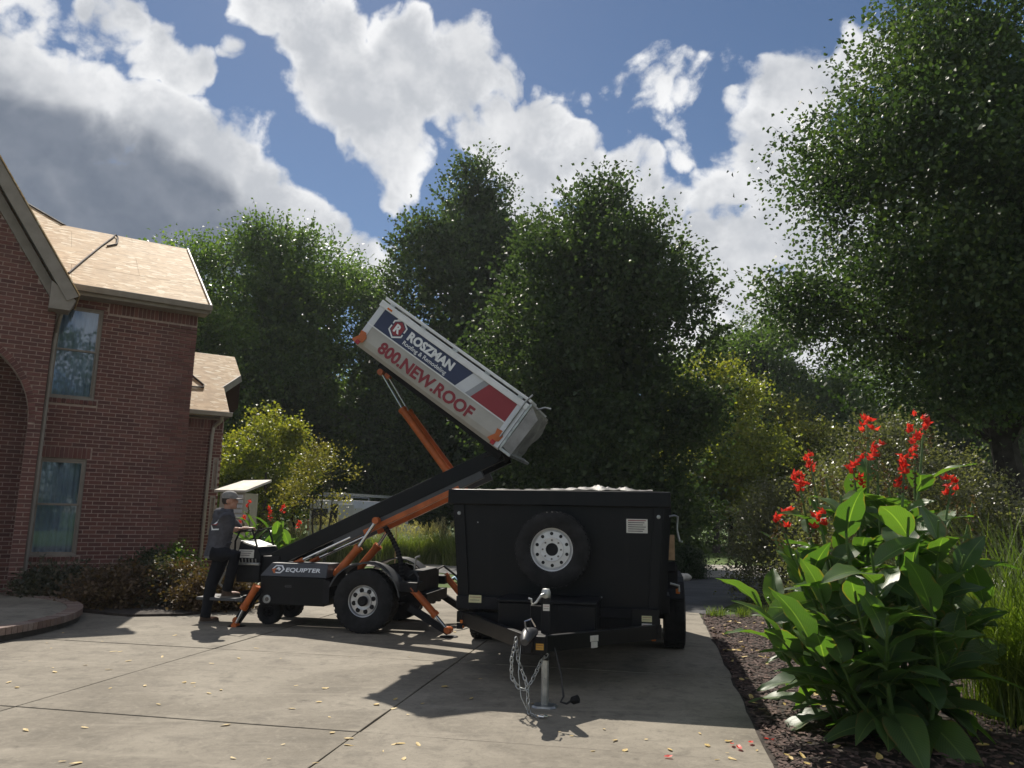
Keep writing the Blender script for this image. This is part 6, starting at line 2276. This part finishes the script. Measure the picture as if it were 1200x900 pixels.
for i in range(150):
    p_ = SITE.world(.80 + RL.random() ** 1.5 * 2.6, RL.uniform(4.6, 12.6))
    s_ = RL.uniform(.022, .042)
    o = put('fallen_leaf', LM[i % 5], None, (p_.x, p_.y, .028), (RL.uniform(-.4, .4), RL.uniform(-.4, .4), RL.uniform(0, 6.28)), (s_, s_ * RL.uniform(.6, 1.1), s_ * .4))
    tag(o, 'yellow fallen leaf lying on the brown mulch', 'leaf', 'fallen leaves on the mulch')
for i, (px, py) in enumerate(((858, 874), (880, 872), (903, 869), (783, 889), (866, 878))):
    p_ = ground(px, py)
    s_ = RL.uniform(.025, .035)
    o = put('fallen_petal', PM[i % 2], None, (p_.x, p_.y, .012), (RL.uniform(-.3, .3), RL.uniform(-.3, .3), RL.uniform(0, 6.28)), (s_, s_, s_))
    tag(o, ('red petal on the concrete, left of its neighbour', 'red petal on the concrete, close to the mulch edge', 'red petal at the mulch edge itself', 'single red petal on the concrete below the trailer shadow', 'red petal between the two on the concrete')[i], 'petal', 'fallen red petals')

# ------------------------------------------------------------------ things behind the machine
vp = at(385, 640, 27.0)
van = thing('work_van', 'white work van with a rear door open, half hidden by the golden tree', 'van', (vp.x, vp.y, -.03), math.radians(-24))
bodyp = [(-.95, .35), (.95, .35), (.98, 1.0), (.92, 1.75), (.80, 2.02), (-.80, 2.02), (-.92, 1.75), (-.98, 1.0)]
vb = MB().prism(bodyp, .05, 3.6).build('van_body', 'van_white', van, bevel=.04)
MB().prism([(-.93, .35), (.93, .35), (.95, 1.0), (.85, 1.15), (-.85, 1.15), (-.95, 1.0)], 3.62, 4.6).build('bonnet', 'van_white', van, bevel=.06)
dr = MB().bx(-.90, -.02, .0, .045, .45, 1.88).build('rear_door', 'van_white', van, bevel=.02)
MB().bx(-.80, -.12, -.012, -.001, 1.15, 1.72).build('door_window', 'van_dark', dr)
MB().bx(-.12, -.06, -.03, -.002, .95, 1.12).build('door_handle', 'van_dark', dr)
MB().bx(-.7, -.2, -.01, -.002, .60, .72).build('number_plate', 'sticker_white', dr)
od = MB().bx(-.045, .0, -.85, .0, .45, 1.88).build('rear_door', 'van_white', van, bevel=.02, loc=(.95, .02, 0))
tag(od, 'rear door swung wide open')
MB().bx(-.052, -.046, -.72, -.14, 1.15, 1.72).build('door_window', 'van_dark', od)
MB().bx(.0, .90, .03, .048, .45, 1.88).build('dark_opening_sheet', 'van_dark', van)  # dark sheet on the solid body; the opening's shade is put in its colour
for x in (-.97, .90):
    MB().bx(x, x + .07, .0, .05, .95, 1.35).build('tail_light', 'red_lens', van, bevel=.01)
MB().bx(-.98, .98, -.08, .04, .36, .50).build('bumper', 'van_dark', van, bevel=.02)
for s_ in (-1, 1):
    for y in (.8, 3.5):
        wheel(van, (s_ * .88, y, .34), (s_, 0, 0), .34, .22, .2, 'silver_rim', 6, .02, .6, lugs=20)
    MB().bx(min(s_ * .955, s_ * .985), max(s_ * .955, s_ * .985), 1.1, 2.9, 1.15, 1.65).build('side_window', 'van_dark', van)
    MB().tube([(s_ * .7, .2, 2.05), (s_ * .7, .2, 2.18), (s_ * .7, 3.3, 2.18), (s_ * .7, 3.3, 2.05)], .02, 6).build('roof_rack', 'galvanised', van)
lad = thing('ladder', 'grey ladder lying on the roof rack of the white van', 'ladder', (vp.x, vp.y, -.03), math.radians(-24))
MB().bx(-.25, -.2, -.2, 3.7, 2.2, 2.28).build('ladder_rail', 'galvanised', lad)
MB().bx(.2, .25, -.2, 3.7, 2.2, 2.28).build('ladder_rail', 'galvanised', lad)
for k in range(11):
    MB().tube([(-.2, .0 + k * .34, 2.24), (.2, .0 + k * .34, 2.24)], .016, 6).build('rung', 'galvanised', lad)

# slant-roofed beige cabinet behind the person
bp = at(268, 640, 17.0)
cab = thing('slant_roof_cabinet', 'beige cabinet with a slanted pale roof and white slats behind the person', 'cabinet', (bp.x, bp.y, -.03), math.radians(-8))
zt1 = at(277, 575, 17).z
MB().bx(-.30, .30, 0, .6, .0, zt1 - .02).build('cabinet_body', 'box_beige', cab, bevel=.01)
rfa = [(-.36, zt1 - .02), (.34, zt1 - .02), (.66, zt1 + .30), (.05, zt1 + .28)]
MB().add([(-.42, -.06, zt1 - .01), (.32, -.06, zt1 - .01), (.52, .75, zt1 + .26), (-.16, .75, zt1 + .24), (-.42, -.06, zt1 + .04), (.32, -.06, zt1 + .04), (.52, .75, zt1 + .31), (-.16, .75, zt1 + .29)],
         [(3, 2, 1, 0), (4, 5, 6, 7), (0, 1, 5, 4), (1, 2, 6, 5), (2, 3, 7, 6), (3, 0, 4, 7)]).build('roof', 'box_roof', cab)
for k in range(5):
    MB().bx(-.02, .24, -.02, -.001, zt1 - .13 - k * .105, zt1 - .06 - k * .105).build('slat', 'van_white', cab)

# digging tool left in the grasses, plastic scrap on the lawn
hp2 = at(464, 632, 24.4)
tool = thing('digging_tool', 'digging tool with a yellow grip standing in the grass row', 'tool', (hp2.x, hp2.y, -.03))
hz = at(464, 612, 24.4).z
MB().tube([(0, 0, 0), (0, 0, hz - .12)], .018, 8).build('shaft', 'raw_wood', tool, True)
MB().tube([(0, 0, hz - .13), (-.07, 0, hz - .06), (-.07, 0, hz), (.07, 0, hz), (.07, 0, hz - .06), (0, 0, hz - .13)], .018, 8).build('grip', 'yellow_handle', tool, True)
sp2 = ground(524, 681)
vs2, fs2 = [], []
for i in range(13):
    for j in range(9):
        x, y = (i / 12 - .5) * .75, (j / 8 - .5) * .5
        vs2.append((x, y, .03 + .13 * abs(math.sin(i * .9) * math.cos(j * .8 + i * .3)) + (.12 if i > 10 else 0)))
for i in range(12):
    for j in range(8):
        b_ = i * 9 + j
        fs2.append((b_, b_ + 9, b_ + 10, b_ + 1))
o = MB().add(vs2, fs2).build('plastic_sheet', 'blue_plastic', None, True)
o.location = (sp2.x, sp2.y, -.03)
tag(o, 'crumpled pale blue plastic sheet on the lawn left of the trailer', 'plastic')

# ------------------------------------------------------------------ added haze volume that lifts the dark of the far trees
hm = bpy.data.materials.new('haze')
hm.use_nodes = True
hm.node_tree.nodes.clear()
pv = N(hm.node_tree, 'ShaderNodeVolumePrincipled')
pv.inputs['Color'].default_value = (0.86, 0.92, 1.0, 1)
pv.inputs['Density'].default_value = 0.00035
pv.inputs['Anisotropy'].default_value = 0.3
ho = N(hm.node_tree, 'ShaderNodeOutputMaterial')
hm.node_tree.links.new(pv.outputs[0], ho.inputs['Volume'])
MATS['haze'] = hm
tag(MB().bx(-405, 405, -305, 705, -1.1, 26.0).build('haze', 'haze'), 'thin pale haze added over the whole scene to lift the dark far trees', 'haze', kind='stuff')
